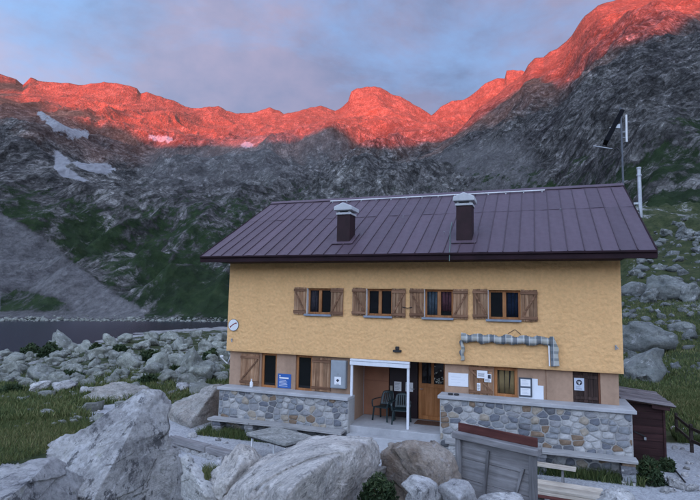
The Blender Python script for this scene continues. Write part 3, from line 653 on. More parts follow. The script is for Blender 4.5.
for px, py in ((403, 218), (444, 234), (473, 234), (290, 222), (560, 211)):
    p = roofpt(px, py)
    def hook(bm): tube(bm, [(p[0], p[1], p[2]+0.0), (p[0], p[1]-0.02, p[2]+0.07), (p[0]+0.03, p[1]-0.05, p[2]+0.06)], 0.010, 6)
    wpart('snow_hook', hook, M_STEEL, roof)
p = [roofpt(452, 222, 0.03), roofpt(450, 232, 0.03), roofpt(450, 245, 0.03), roofpt(449.5, 252, 0.03)]
wpart('cable', lambda bm: tube(bm, p+[Vector((p[-1][0], EY-0.05, EZ-0.25))], 0.011, 6), plain('green_cable', (0.13, 0.20, 0.18), 0.5), roof)
M_CHIM = plain('dark_sheet_metal', (0.026, 0.011, 0.014), 0.6, 0.25, 0.35, 3.0)
for px, py, w, hz in ((343, 243, 0.45, 7.19), (464, 242, 0.46, 7.29)):
    c = roofpt(px, py); x, y0 = float(c[0]), float(c[1]); d = 0.52; zt = hz
    ch = wpart('chimney', lambda bm: bx(bm, x-w/2, x+w/2, y0, y0+d, float(c[2])-0.1, zt), M_CHIM, hut, 0.01)
    wpart('chimney_flashing', lambda bm: prism_x(bm, x-w/2-0.13, x+w/2+0.13, [(y0-0.14, EZ+(y0-0.14-EY)*SLP+0.036), (y0+d+0.16, EZ+(y0+d+0.16-EY)*SLP+0.036), (y0+d+0.16, EZ+(y0+d+0.16-EY)*SLP+0.05), (y0-0.14, EZ+(y0-0.14-EY)*SLP+0.05)]), M_ROOF, ch)
    wpart('chimney_collar', lambda bm: bx(bm, x-w/2-0.03, x+w/2+0.03, y0-0.03, y0+d+0.03, zt-0.02, zt+0.05), M_ZINC, ch, 0.008)
    for sx in (-1, 1):
        for yy in (y0+0.04, y0+d-0.04): wpart('cap_support', lambda bm: bx(bm, x+sx*(w/2-0.05)-0.035, x+sx*(w/2-0.05)+0.035, yy-0.035, yy+0.035, zt+0.05, zt+0.115), M_ZINC, ch)
    def cap(bm):
        a = w/2+0.085; prism(bm, [(x-a, zt+0.11), (x+a, zt+0.11), (x+a, zt+0.24), (x, zt+0.37), (x-a, zt+0.24)], y0-0.10, y0+d+0.10)
    wpart('chimney_cap', cap, M_ZINC, ch, 0.015)
# upper windows and shutters --------------------------------------
def shutter(x0, x1, z0, z1, Y, diag, mat=M_SHUT, bat=M_SHUTB, n=4, latch=True, nb=2):
    rs = random.Random(int(x0*100)); t = 0.028
    sh = wpart('shutter', lambda bm: bx(bm, x0+0.012, x1-0.012, Y-0.008, Y-0.002, z0+0.02, z1-0.02), M_SHUTD, hut)
    w = (x1-x0)/n
    for i in range(n):
        dz = rs.uniform(-0.012, 0.006); wpart('plank', lambda bm: bx(bm, x0+i*w+0.003, x0+(i+1)*w-0.003, Y-0.008-t+rs.uniform(-0.002, 0.002), Y-0.008, z0+dz, z1+rs.uniform(-0.006, 0.008)), mat, sh, 0.003)
    h = z1-z0
    if nb:
        for f in (0.10, 0.90): wpart('batten', lambda bm: bx(bm, x0-0.008, x1+0.008, Y-0.008-t-0.026, Y-0.0081-t, z0+h*f-0.042, z0+h*f+0.042), bat, sh, 0.004)
    if diag:
        a, b = (x0+0.05, x1-0.05) if diag > 0 else (x1-0.05, x0+0.05)
        wpart('brace', lambda bm: bar(bm, (a, Y-0.021-t, z0+h*0.16), (b, Y-0.021-t, z0+h*0.84), 0.024, 0.05), bat, sh, 0.003)
    return sh
def window(x0, x1, z0, z1, Y, mull=1, fw=0.065, mat=M_FRAME, sill=True, reveal=True, dep=0.15, outer=0.3):
    y = Y+dep
    def fr(bm):
        bx(bm, x0, x0+fw, y-0.03, y+0.05, z0, z1); bx(bm, x1-fw, x1, y-0.03, y+0.05, z0, z1)
        bx(bm, x0+fw, x1-fw, y-0.029, y+0.049, z0, z0+fw); bx(bm, x0+fw, x1-fw, y-0.029, y+0.049, z1-fw, z1)
    w = wpart('window', fr, mat, hut, 0.005)
    n = mull+1; iw = (x1-x0-2*fw); 
    for i in range(mull):
        c = x0+fw+iw*(i+1)/n; wpart('mullion', lambda bm: bx(bm, c-0.05, c+0.05, y-0.04, y+0.03, z0+fw-0.004, z1-fw+0.004), mat, w, 0.005)
    for i in range(n):
        a = x0+fw+iw*i/n; b = x0+fw+iw*(i+1)/n
        wpart('pane', lambda bm: bx(bm, a, b, y+0.015, y+0.022, z0+fw, z1-fw), M_GLASS, w)
    if reveal:
        wpart('reveal', lambda bm: bx(bm, x0-0.004, x0+0.012, Y-0.006, y-0.031, z0, z1), M_WHITE, w)
    if sill: wpart('sill', lambda bm: bx(bm, x0-0.06, x1+0.02, Y-0.09, y-0.03, z0-0.065, z0), M_SILL, w, 0.006)
    return w
M_CURT = {'blue': plain('blue_curtain', (0.055, 0.075, 0.095), 0.9, 0.1, 0.35, 9), 'red': plain('dusky_pink_curtain', (0.085, 0.038, 0.048), 0.9, 0.1, 0.4, 9), 'grey': plain('grey_net_curtain', (0.045, 0.042, 0.052), 0.9, 0.1, 0.4, 9), 'blue_reflection': plain('painted_blue_reflection', (0.012, 0.02, 0.04), 0.9, 0.1, 0.3, 9)}
def curtain_or_reflection(w, x0, x1, z0, z1, Y, mat):
    def f(bm):
        n = 14; a = []; b = []
        for i in range(n+1):
            u = i/n; yy = Y+0.012*math.sin(u*19); a.append(bm.verts.new((x0+(x1-x0)*u, yy, z1))); b.append(bm.verts.new((x0+(x1-x0)*u+0.02*math.sin(u*7), yy-0.002, z0)))
        for i in range(n): bm.faces.new((b[i], b[i+1], a[i+1], a[i]))
    o = wpart('curtain_or_reflection', f, mat, w, 0, True); so = o.modifiers.new('thick', 'SOLIDIFY'); so.thickness = 0.004
for i, w in enumerate(WIN):
    ow_ = window(w[1], w[2], WZ0, WZ1, 0.0)
    shutter(w[0], w[1]-0.01, WZ0-0.02+0.02*(i % 2), WZ1+0.02, -0.02, -1, n=4); shutter(w[2]+0.005, w[3], WZ0-0.03, WZ1+0.01, -0.02, 1, n=4)
    m = (w[1]+w[2])/2
    cu = {0: [(w[1]+0.09, m-0.12, 'grey')], 2: [(w[1]+0.07, m-0.06, 'blue'), (m+0.06, w[2]-0.07, 'red')], 3: [(m+0.06, w[2]-0.07, 'blue_reflection')]}.get(i, [])  # last window: bluish pane reflection painted as a dark blue sheet
    for x0, x1, c in cu: curtain_or_reflection(ow_, x0, x1, WZ0+0.07+(0.12 if c in ('red',) else 0), WZ1-0.07, 0.0+0.15+0.011, M_CURT[c])
for i in range(3):                                # stay hooks that hold the shutters back
    x = (WIN[i][3]+WIN[i+1][0])/2
    if i == 1: wpart('shutter_stay', lambda bm: tube(bm, [(x-0.16, -0.07, 4.22), (x, -0.075, 4.19), (x+0.14, -0.07, 4.22)], 0.012, 6), M_BLACK, upper)
# lower windows and shutters
def lz(px, py): return zat(px, py, YL)
w = window(*low_op[0], SLL-0.02, ZB-0.02, YL, 0, 0.075, sill=False, reveal=False, dep=0.10)
w = window(*low_op[1], SLL-0.02, ZB-0.02, YL, 0, 0.075, sill=False, reveal=False, dep=0.10)
shutter(lw(241), lw(259.5), SLL+0.03, ZB-0.08, YL-0.01, 1, n=4)
shutter(lw(312.6), lw(331), SLL+0.02, ZB-0.06, YL-0.01, 0, n=5, nb=2)
w = window(*low_op[3], SLR-0.02, ZB-0.03, YL, 0, 0.085, sill=False, reveal=False, dep=0.08)
curtain_or_reflection(w, low_op[3][0]+0.09, low_op[3][1]-0.09, SLR+0.07, ZB-0.12, YL+0.08+0.011, plain('ochre_blind', (0.20, 0.15, 0.075), 0.9, 0.1, 0.2, 4))
shutter(lw(469.2, 382), lw(492.8, 382), SLR+0.01, ZB-0.02, YL-0.01, -1, n=5)
# the dark boarded hatch
def hatch(bm): bx(bm, low_op[4][0], low_op[4][1], YL+0.07, YL+0.09, SLR-0.03, ZB-0.01)
ht = wpart('hatch', hatch, M_SHUTD, hut)
n = 5; hw_ = (low_op[4][1]-low_op[4][0]-0.05)/n
for i in range(n): wpart('plank', lambda bm: bx(bm, low_op[4][0]+i*hw_+0.003, low_op[4][0]+(i+1)*hw_-0.003, YL+0.03+random.uniform(0, 0.006), YL+0.07, SLR, ZB-0.02), M_SHUTD, ht, 0.003)
wpart('hatch_post', lambda bm: bx(bm, low_op[4][1]-0.05, low_op[4][1], YL+0.01, YL+0.07, SLR, ZB-0.02), wood('brown_post_wood', (0.10, 0.04, 0.02), (0.19, 0.08, 0.045), (0.28, 0.13, 0.08)), ht, 0.004)
for zz in (SLR+0.12, ZB-0.16): wpart('batten', lambda bm: bx(bm, low_op[4][0]+0.01, low_op[4][1]-0.06, YL+0.012, YL+0.0285, zz-0.04, zz+0.04), M_SHUTD, ht, 0.003)
# plinth: mortar body, slab, single stones ---------------------------
def clip(poly, a, b, c):                        # keep a*x+b*z <= c
    out = []
    for i in range(len(poly)):
        p, q = poly[i], poly[(i+1) % len(poly)]; dp = a*p[0]+b*p[1]-c; dq = a*q[0]+b*q[1]-c
        if dp <= 0: out.append(p)
        if dp*dq < 0: t = dp/(dp-dq); out.append((p[0]+t*(q[0]-p[0]), p[1]+t*(q[1]-p[1])))
    return out
def cells(x0, x1, z0, z1, sx, sz, seed, relax=1):
    rs = random.Random(seed); pts = []; z = z0; row = 0
    while z < z1:
        h = sz*rs.uniform(0.65, 1.35); x = x0-rs.random()*sx
        while x < x1+sx:
            w = sx*rs.uniform(0.45, 1.7); pts.append((x+w/2, z+h/2+rs.uniform(-0.30, 0.30)*h)); x += w
        z += h; row += 1
    k = sx/sz*0.8; out = []
    for i, p in enumerate(pts):
        poly = [(x0, z0*k), (x1, z0*k), (x1, z1*k), (x0, z1*k)]; P = (p[0], p[1]*k)
        for j, q in enumerate(pts):
            if i == j: continue
            Q = (q[0], q[1]*k)
            if abs(Q[0]-P[0])+abs(Q[1]-P[1]) > 4*sx: continue
            a, b = Q[0]-P[0], Q[1]-P[1]; c = (Q[0]**2+Q[1]**2-P[0]**2-P[1]**2)/2; poly = clip(poly, a, b, c)
            if len(poly) < 3: break
        if len(poly) >= 3: out.append([(x, z/k) for x, z in poly])
    return out
def stone_mesh(poly, gap, proud, seed, name='stone', mat=None):
    """a rounded, slightly domed stone on the front (facing -y) of a wall; own origin"""
    rs = random.Random(seed); n = len(poly); cx = sum(p[0] for p in poly)/n; cz = sum(p[1] for p in poly)/n
    # cut the corners
    q = []
    for i in range(n):
        p0, p, p1 = poly[i-1], poly[i], poly[(i+1) % n]
        for (u, v), t in ((p0, 0.12), (p1, 0.12)): q.append((p[0]+(u-p[0])*t, p[1]+(v-p[1])*t))
    R = max(1e-3, min(math.hypot(x-cx, z-cz) for x, z in q)); s0 = max(0.35, 1-gap/R)
    rings = []
    for s, y in ((s0, 0.03), (s0*0.97, -proud*0.65), (s0*0.80, -proud)):
        rings.append([((x-cx)*s*(1+rs.uniform(-.03, .03)), y+(rs.uniform(-.3, .3)*proud if y < 0 else 0), (z-cz)*s*(1+rs.uniform(-.03, .03))) for x, z in q])
    m = len(q); V = [v for r in rings for v in r]; F = []
    bm = bmesh.new(); vs = [bm.verts.new(v) for v in V]
    for k in range(2):
        for i in range(m): bm.faces.new((vs[k*m+i], vs[k*m+(i+1) % m], vs[(k+1)*m+(i+1) % m], vs[(k+1)*m+i]))
    bm.faces.new([vs[2*m+i] for i in range(m)])
    bmesh.ops.recalc_face_normals(bm, faces=bm.faces)
    return tomesh(name, bm, mat or M_STONE, 0, True), (cx, cz)
def stone_wall(base, x0, x1, z0, z1, Y, seed, sx=0.26, sz=0.155):
    for i, poly in enumerate(cells(x0, x1, z0, z1, sx, sz, seed)):
        if (max(p[0] for p in poly)-min(p[0] for p in poly)) < 0.07: continue
        me, (cx, cz) = stone_mesh(poly, 0.011, random.Random(i+seed).uniform(0.008, 0.034), i+seed*1000)
        o = link('stone', me, base); o.matrix_parent_inverse = WM(base).inverted(); o.location = (cx, Y, cz)
YS = -0.42
PLL = (float(onY(219.5, 388, YS)[0]), -5.44); PLR = (-2.66, 2.22)
for (xa, xb), zt, seed in ((PLL, SLL, 3), (PLR, SLR, 5)):
    base = wpart('stone_plinth', lambda bm: bx(bm, xa, xb, YS, YL-0.002, -0.15, zt-0.095), M_MORTAR, hut)
    wpart('plinth_slab', lambda bm: bx(bm, xa-0.06, xb+(0.10 if xb > 0 else 0.0), YS-0.08, YL-0.004, zt-0.095, zt), M_CONC, base, 0.012)
    stone_wall(base, xa+0.01, xb-0.01, 0.0, zt-0.10, YS, seed)
for xa in (PLR[1],):                            # the end of the plinth, where it returns along the gable
    rt = wpart('plinth_return', lambda bm: bx(bm, LX1-0.02, xa-0.004, YL, YBK, -0.15, SLR-0.10), M_MORTAR, hut)
    wpart('plinth_slab', lambda bm: bx(bm, LX1-0.02, xa+0.097, YL-0.002, YBK, SLR-0.094, SLR-0.002), M_CONC, rt, 0.01)
# entrance -----------------------------------------------------------
def platform(bm): bx(bm, ENT0+0.002, ENT1-0.002, -0.27, 1.6, -0.1, FLZ)
pf = wpart('entrance_platform', platform, M_CONC, hut, 0.012)
wpart('step', lambda bm: bx(bm, -5.42, -2.67, -0.62, -0.272, -0.1, FLZ-0.19), M_CONC, hut, 0.012)
wpart('step', lambda bm: bx(bm, -5.42, -2.67, -0.98, -0.622, -0.1, FLZ-0.39), M_CONC, hut, 0.012)
DY = 1.46
ex = lambda px, py=400: float(onY(px, py, DY)[0])
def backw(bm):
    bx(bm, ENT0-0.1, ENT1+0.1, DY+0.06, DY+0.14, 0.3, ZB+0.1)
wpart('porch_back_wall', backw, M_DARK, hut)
wpart('porch_ceiling', lambda bm: bx(bm, ENT0-0.1, ENT1+0.1, YL+0.32, DY+0.14, ZB-0.002, ZB+0.05), M_LOWER, hut)
pxs_ = (ex(361.5), ex(388.8))
pn = wpart('porch_panel', lambda bm: bx(bm, pxs_[0], pxs_[1], DY-0.03, DY+0.058, FLZ+0.005, ZB-0.01), plain('brown_pink_painted_board', (0.36, 0.165, 0.095), 0.7, 0.3, 0.15, 2.0), hut, 0.006)
wpart('panel_rail', lambda bm: bx(bm, pxs_[0]+0.02, pxs_[1]-0.02, DY-0.045, DY-0.031, 1.72, 1.75), plain('brown_rail', (0.30, 0.13, 0.075), 0.7), pn)
wpart('porch_side_strip', lambda bm: bx(bm, ENT0+0.003, pxs_[0]-0.005, DY-0.10, DY+0.055, FLZ+0.004, ZB-0.008), plain('pale_grey_boarding', (0.46, 0.47, 0.50), 0.7, 0.3, 0.1), hut, 0.004)
d0, d1 = ex(389.2), ex(417.5)
dk = wpart('door', lambda bm: bx(bm, d0, d1, DY+0.0, DY+0.05, FLZ+0.01, ZB-0.02), plain('dark_maroon_door', (0.022, 0.010, 0.013), 0.35, 0.5, 0.2), hut, 0.006); tag(dk, 'dark maroon door with papers taped on it')
wpart('door_handle', lambda bm: tube(bm, [(d1-0.10, DY, 1.55), (d1-0.10, DY-0.05, 1.55), (d1-0.19, DY-0.05, 1.55)], 0.012, 8), M_STEEL, dk)
w0, w1 = ex(418.8), ex(446.8)
zm = 1.70
def doorw(bm):
    bx(bm, w0, w0+0.10, DY-0.03, DY+0.03, FLZ+0.02, ZB); bx(bm, w1-0.10, w1, DY-0.03, DY+0.03, FLZ+0.02, ZB)
    bx(bm, w0+0.10, w1-0.10, DY-0.029, DY+0.029, zm-0.06, zm+0.06); bx(bm, w0+0.10, w1-0.10, DY-0.029, DY+0.029, FLZ+0.02, FLZ+0.14)
    bx(bm, w0+0.10, w1-0.10, DY-0.029, DY+0.029, ZB-0.08, ZB); c = (w0+w1)/2; bx(bm, c-0.045, c+0.045, DY-0.028, DY+0.028, zm+0.06, ZB-0.08)
dw = wpart('door', doorw, M_DOOR, hut, 0.006); tag(dw, 'varnished wooden door with glazed upper half')
wpart('door_panel', lambda bm: bx(bm, w0+0.10, w1-0.10, DY-0.012, DY+0.012, FLZ+0.14, zm-0.06), M_DOOR, dw, 0.004)
c = (w0+w1)/2
for a_, b_ in ((w0+0.10, c-0.045), (c+0.045, w1-0.10)): wpart('pane', lambda bm: bx(bm, a_, b_, DY-0.004, DY+0.004, zm+0.06, ZB-0.08), M_GLASS, dw)
wpart('door_handle', lambda bm: tube(bm, [(w0+0.05, DY-0.03, 1.58), (w0+0.05, DY-0.08, 1.58), (w0+0.16, DY-0.08, 1.58)], 0.012, 8), M_STEEL, dw)
# the white frame across the porch
fy = 0.0
f0, f1 = float(onY(351.8, 392, fy)[0]), float(onY(408.3, 396, fy)[0])
pf_ = wpart('porch_frame', lambda bm: (bx(bm, f0-0.05, f1+0.045, fy-0.10, fy+0.02, ZB-0.20, ZB-0.085), bx(bm, f0-0.05, f1+0.045, fy-0.09, fy+0.02, ZB-0.075, ZB-0.01)), plain('white_aluminium', (0.72, 0.74, 0.78), 0.35, 0.5, 0.06), hut, 0.006)
for x in (f0, f1): wpart('post', lambda bm: bx(bm, x-0.038, x+0.038, fy-0.06, fy+0.01, FLZ, ZB-0.20), pf_.data.materials[0], pf_, 0.006)
# lamp over the porch
p = onY(397, 350.5, -0.08)
lp = wpart('wall_lamp', lambda bm: (bx(bm, p[0]-0.13, p[0]+0.13, -0.10, -0.005, p[2]-0.05, p[2]+0.015), bx(bm, p[0]-0.055, p[0]+0.055, -0.09, -0.004, p[2]+0.015, p[2]+0.12)), M_BLACK, hut, 0.012)
# ------------------------------------------------------------------ rocks
def mat_rock(name, pal, lichen=0.5, sc=1.0, brown=0.0):
    k = NT(name, 0.92, 0.2); c = k.n('ShaderNodeTexCoord'); mp = k.n('ShaderNodeMapping'); r = k.rnd(); mp.inputs['Scale'].default_value = (sc, sc, sc); k.l(c.outputs['Object'], mp.inputs[0])
    off = k.n('ShaderNodeCombineXYZ')
    for i in range(3): k.l(k.math('MULTIPLY', r, 53.0+19*i), off.inputs[i])
    k.l(off.outputs[0], mp.inputs['Location']); co = mp.outputs[0]
    a = k.noise(1.3, 10, 0.66, co, 0.5); f = k.noise(17.0, 12, 0.78, co); s = k.n('ShaderNodeMapping'); s.inputs['Scale'].default_value = (1.2, 1.2, 6.5); s.inputs['Rotation'].default_value = (0.9, 0.35, 0.6); k.l(co, s.inputs[0])
    st = k.noise(1.6, 10, 0.7, s.outputs[0], 0.4)
    col = k.ramp(a, [(0.30, pal[0]), (0.50, pal[1]), (0.70, pal[2])])
    col = k.mix(0.45, col, k.ramp(st, [(0.32, 0.48), (0.5, 1.0), (0.68, 1.35)]), 'MULTIPLY')
    col = k.mix(0.7, col, k.ramp(f, [(0.34, 0.42), (0.5, 1.0), (0.66, 1.45)]), 'MULTIPLY')
    if brown: col = k.mix(k.ramp(k.noise(0.9, 7, 0.65, co), [(0.5, 0.0), (0.66, brown)]), col, (0.20, 0.115, 0.065))
    if lichen:
        l0 = k.ramp(k.noise(1.9, 12, 0.80, co, 0.2), [(0.53, 0.0), (0.57, 1.0)]); col = k.mix(k.math('MULTIPLY', l0, lichen*0.55), col, (0.155, 0.155, 0.165))
        l1 = k.ramp(k.noise(4.5, 12, 0.78, co), [(0.55, 0.0), (0.59, 1.0)]); col = k.mix(k.math('MULTIPLY', l1, lichen), col, (0.085, 0.085, 0.092))
        l2 = k.ramp(k.noise(7.5, 12, 0.76, co, 0.6), [(0.58, 0.0), (0.62, 1.0)]); col = k.mix(k.math('MULTIPLY', l2, lichen*0.55), col, (0.36, 0.36, 0.27))
        l3 = k.ramp(k.noise(3.6, 12, 0.78, co), [(0.56, 0.0), (0.60, 1.0)]); col = k.mix(k.math('MULTIPLY', l3, lichen*0.8), col, (0.62, 0.62, 0.63))
        l4 = k.ramp(k.noise(1.7, 9, 0.7, co, 0.3), [(0.66, 0.0), (0.70, 1.0)]); col = k.mix(k.math('MULTIPLY', l4, lichen*0.45), col, (0.40, 0.29, 0.10))
    col = k.mix(1.0, col, k.ramp(r, [(0.0, (0.86, 0.86, 0.88)), (1.0, (1.12, 1.12, 1.10))]), 'MULTIPLY')
    k.col(col); b1 = k.bump(st, 0.55, 0.10/sc); k.bump(f, 0.8, 0.035/sc, b1); return k.m
M_ROCK_NEAR = mat_rock('pale_lichened_gneiss', ((0.33, 0.325, 0.325), (0.49, 0.48, 0.47), (0.63, 0.61, 0.59)), 0.85)
M_ROCK_TAN = mat_rock('pale_tan_gneiss', ((0.42, 0.395, 0.375), (0.56, 0.525, 0.49), (0.68, 0.64, 0.60)), 0.55, brown=0.3)
M_ROCK_MID = mat_rock('grey_green_boulder', ((0.14, 0.152, 0.132), (0.235, 0.246, 0.215), (0.37, 0.38, 0.34)), 0.5, 0.8)
M_ROCK_WHALE = mat_rock('tan_grey_bedrock', ((0.23, 0.22, 0.205), (0.34, 0.325, 0.30), (0.45, 0.43, 0.40)), 0.5, brown=0.35)
M_ROCK_BROWN = mat_rock('brown_earthy_rock', ((0.20, 0.155, 0.12), (0.33, 0.275, 0.225), (0.47, 0.42, 0.37)), 0.4, brown=0.6)
M_ROCK_FAR = mat_rock('slope_rock', ((0.09, 0.10, 0.096), (0.165, 0.175, 0.168), (0.28, 0.288, 0.275)), 0.45, 0.35)
def ico(sub):
    bm = bmesh.new(); bmesh.ops.create_icosphere(bm, subdivisions=sub, radius=1.0)
    V = np.array([v.co[:] for v in bm.verts]); F = np.array([[v.index for v in f.verts] for f in bm.faces]); bm.free(); return V/np.linalg.norm(V, axis=1)[:, None], F
ICO = {}
def blocks(q, n, seed, box):                    # per-cell random value of a Voronoi split of space: fracture blocks
    rs = np.random.default_rng(seed); S = rs.uniform(-box, box, (n, 3)); val = rs.uniform(-1, 1, n); dirs = rs.normal(size=(n, 3)); dirs /= np.linalg.norm(dirs, axis=1)[:, None]
    out = np.empty(len(q)); tl = np.empty(len(q))
    for i in range(0, len(q), 20000):
        c = q[i:i+20000]; d = (c**2).sum(1)[:, None]-2*c@S.T+(S**2).sum(1)[None, :]; j = d.argmin(1); out[i:i+20000] = val[j]; tl[i:i+20000] = ((c-S[j])*dirs[j]).sum(1)
    return out, tl
def rock_planes(planes, sub, seed, amp=0.06, lam=0.6, soft=14.0, crack=0.03):
    """a star-shaped rock bounded by planes (n, h) with worn edges, split into blocks and roughened; centre at the origin"""
    if sub not in ICO: ICO[sub] = ico(sub)
    D, F = ICO[sub]; N = np.array([p[0] for p in planes], float); N /= np.linalg.norm(N, axis=1)[:, None]; H = np.array([p[1] for p in planes], float)
    S = float(np.median(H)); dn = D@N.T; inv = np.maximum(dn, 0.0)/H[None, :]*S
    R = S/np.maximum((inv**soft).sum(1)**(1.0/soft), 1e-3); P = D*R[:, None]; B = float(np.abs(P).max())
    st = np.array([[0.9, 0.3, -0.3], [-0.2, 0.9, 0.35], [0.35, -0.25, 2.0]])     # fractures follow a tilted bedding
    q = P/(lam*S); w1 = fbm(q*1.3+seed, 3, 0.5, seed+7); w = np.stack([w1, fbm(q*1.3+5.1, 3, 0.5, seed+8), fbm(q*1.3+9.4, 3, 0.5, seed+9)], -1)
    v1, t1 = blocks((P+0.10*S*w)@st.T, 90, seed, B*1.9); k = crack/0.03
    f = 0.030*v1*k+0.10*t1/S*k
    if sub >= 5:
        v2, t2 = blocks((P+0.04*S*w)@st.T, 700, seed+1, B*1.9); f = f+0.014*v2*k+0.10*t2/S*k
    if sub >= 6:
        v3, t3 = blocks((P+0.02*S*w)@st.T, 2600, seed+2, B*1.9); f = f+0.006*v3*k+0.08*t3/S*k
    f = f+amp*0.6*fbm(q+seed*3.7, 4, 0.5, seed)+0.020*fbm(q*6+seed, 5, 0.62, seed+40)
    return P*(1+f)[:, None], F
def rnd_planes(rs, sx, sy, sz, n=13):
    res = []
    for i in range(n):
        v = rs.normal(size=3); v /= np.linalg.norm(v); h = rs.uniform(0.70, 1.0); m = v/np.array([sx, sy, sz]); L_ = np.linalg.norm(m); res.append((m/L_, h/L_))
    for v in ((0, 0, 1), (0, 0, -1), (1, 0, 0), (-1, 0, 0), (0, 1, 0), (0, -1, 0)):
        v = np.array(v, float)+rs.normal(size=3)*0.25; v /= np.linalg.norm(v); m = v/np.array([sx, sy, sz]); L_ = np.linalg.norm(m); res.append((m/L_, 1.08/L_))
    return res
def hitground(px, py, rmax=230.0):
    d = ray(px, py); d = d/math.hypot(d[0], d[1]); r = np.geomspace(3.0, rmax, 1500); P = CAM+r[:, None]*d
    g = ground_z(P[:, 0], P[:, 1]); i = np.argmax(P[:, 2] <= g)
    if not np.any(P[:, 2] <= g): return None, None
    p = P[i].copy(); p[2] = g[i]; return p, r[i]
# shared boulder shapes for the boulder field
BV = []
for i in range(12):
    rs = np.random.default_rng(200+i); sx, sy, sz = rs.uniform(0.85, 1.15), rs.uniform(0.7, 1.1), rs.uniform(0.55, 0.85)
    P, F = rock_planes(rnd_planes(rs, sx, sy, sz, 10), 4, 300+i, 0.06, 0.7, 30.0, 0.045); BV.append((P, F))
BM = {}
def boulder(i, mat):
    key = (i % 12, mat.name)
    if key not in BM: BM[key] = mesh_np('boulder', BV[i % 12][0], BV[i % 12][1], mat, True)
    return BM[key]
def put_boulder(px, py, wpx, hpx, i, mat, name='boulder', label=None, group=None, sink=0.25, ysc=0.9):
    p, r = hitground(px, py)
    if p is None: return None
    dep = float((p-CAM)@FWD); w = wpx*dep/FPX; h = hpx*dep/FPX; rs = random.Random(i*7919+int(px*31+py*17))
    o = link(name, boulder(i, mat)); V = BV[i % 12][0]
    M = Matrix.Rotation(YAW, 3, 'Z') @ Matrix.Diagonal((1, ysc, 1)) @ Matrix.Rotation(rs.uniform(-0.5, 0.5), 3, 'Y') @ Matrix.Rotation(rs.uniform(-0.4, 0.4), 3, 'X') @ Matrix.Rotation(rs.uniform(0, 6.28), 3, 'Z')
    q = V@np.array(Matrix.Rotation(-YAW, 3, 'Z') @ M).T; ex_ = np.ptp(q, axis=0)
    # size along the picture's width and height; rotation kept, so scale before it stays a plain object scale
    s_ = 0.5*(w/ex_[0]+h/(ex_[2]*(1-sink))); sx = w/ex_[0]; sz = h/(ex_[2]*(1-sink)); k = math.sqrt(sx*sz)
    M4 = (Matrix.Rotation(YAW, 3, 'Z') @ Matrix.Diagonal((sx, k*ysc, sz)) @ Matrix.Rotation(-YAW, 3, 'Z') @ M).to_4x4()
    loc, rot, sc_ = M4.decompose(); o.rotation_euler = rot.to_euler(); o.scale = sc_
    R3 = np.array(Matrix.LocRotScale(None, rot, sc_).to_3x3()); z = (V@R3.T)[:, 2]
    fx, fy = FWD[0]/_cp, FWD[1]/_cp; back = 0.3*w*ysc
    o.location = (p[0]+fx*back, p[1]+fy*back, p[2]-z.min()-np.ptp(z)*sink)
    return tag(o, label, 'boulder', group)
FIELD = 'boulders in the field between hut and lake'; FL = None
def field_label(px, py, h):
    z = 'at the lake shore' if py < 348 else ('near the corner of the hut' if px > 165 else ('on the grass towards the path' if py > 368 else 'in the middle of the boulder field'))
    t = 'big grey-green block' if h >= 13 else ('mid-sized grey-green boulder' if h >= 8 else 'small grey-green boulder')
    return t+' '+z, t+'s '+z
big = [(10, 374, 24, 13), (56, 350, 38, 13), (84, 350, 16, 10), (108, 347, 17, 14), (94, 358, 22, 11), (10, 364, 24, 11), (36, 381, 34, 15), (54, 383, 18, 11), (122, 343, 18, 9), (148, 340, 18, 8), (168, 341, 16, 12), (196, 337, 13, 8), (155, 371, 26, 19), (189, 371, 26, 26), (127, 370, 20, 21), (172, 382, 24, 13), (202, 380, 22, 17), (214, 374, 16, 12), (181, 391, 18, 8), (60, 392, 28, 10), (36, 393, 22, 9), (82, 394, 11, 8), (91, 394, 11, 7), (24, 356, 18, 6), (218, 342, 14, 9), (206, 352, 20, 13), (142, 348, 16, 8), (70, 366, 20, 8), (95, 374, 18, 8), (176, 349, 18, 12), (220, 360, 14, 12), (112, 360, 14, 10), (74, 372, 14, 6), (116, 376, 12, 8)]
for i, (px, py, w, h) in enumerate(big):
    la, gr = field_label(px, py, h) if py < 386 else ('pale boulder in the low row along the edge of the gravel path', 'pale boulders along the path edge')
    put_boulder(px, py, w, h, i*5+1, M_ROCK_MID if py < 386 else M_ROCK_NEAR, label=la, group=gr)
rs = np.random.default_rng(77)
for i in range(215):
    px = rs.uniform(-25, 230); lo = np.interp(px, [0, 100, 200], [354, 348, 340]); py = lo+(388-lo)*rs.uniform(0, 1)
    sz = np.interp(py, [326, 345, 386], [4, 6, 8])*rs.lognormal(0, 0.42); h = sz*rs.uniform(0.5, 0.95); la, gr = field_label(px, py, h)
    put_boulder(px, py, sz*1.3, h, int(rs.integers(0, 24)), M_ROCK_MID, label=la, group=gr, sink=0.3)
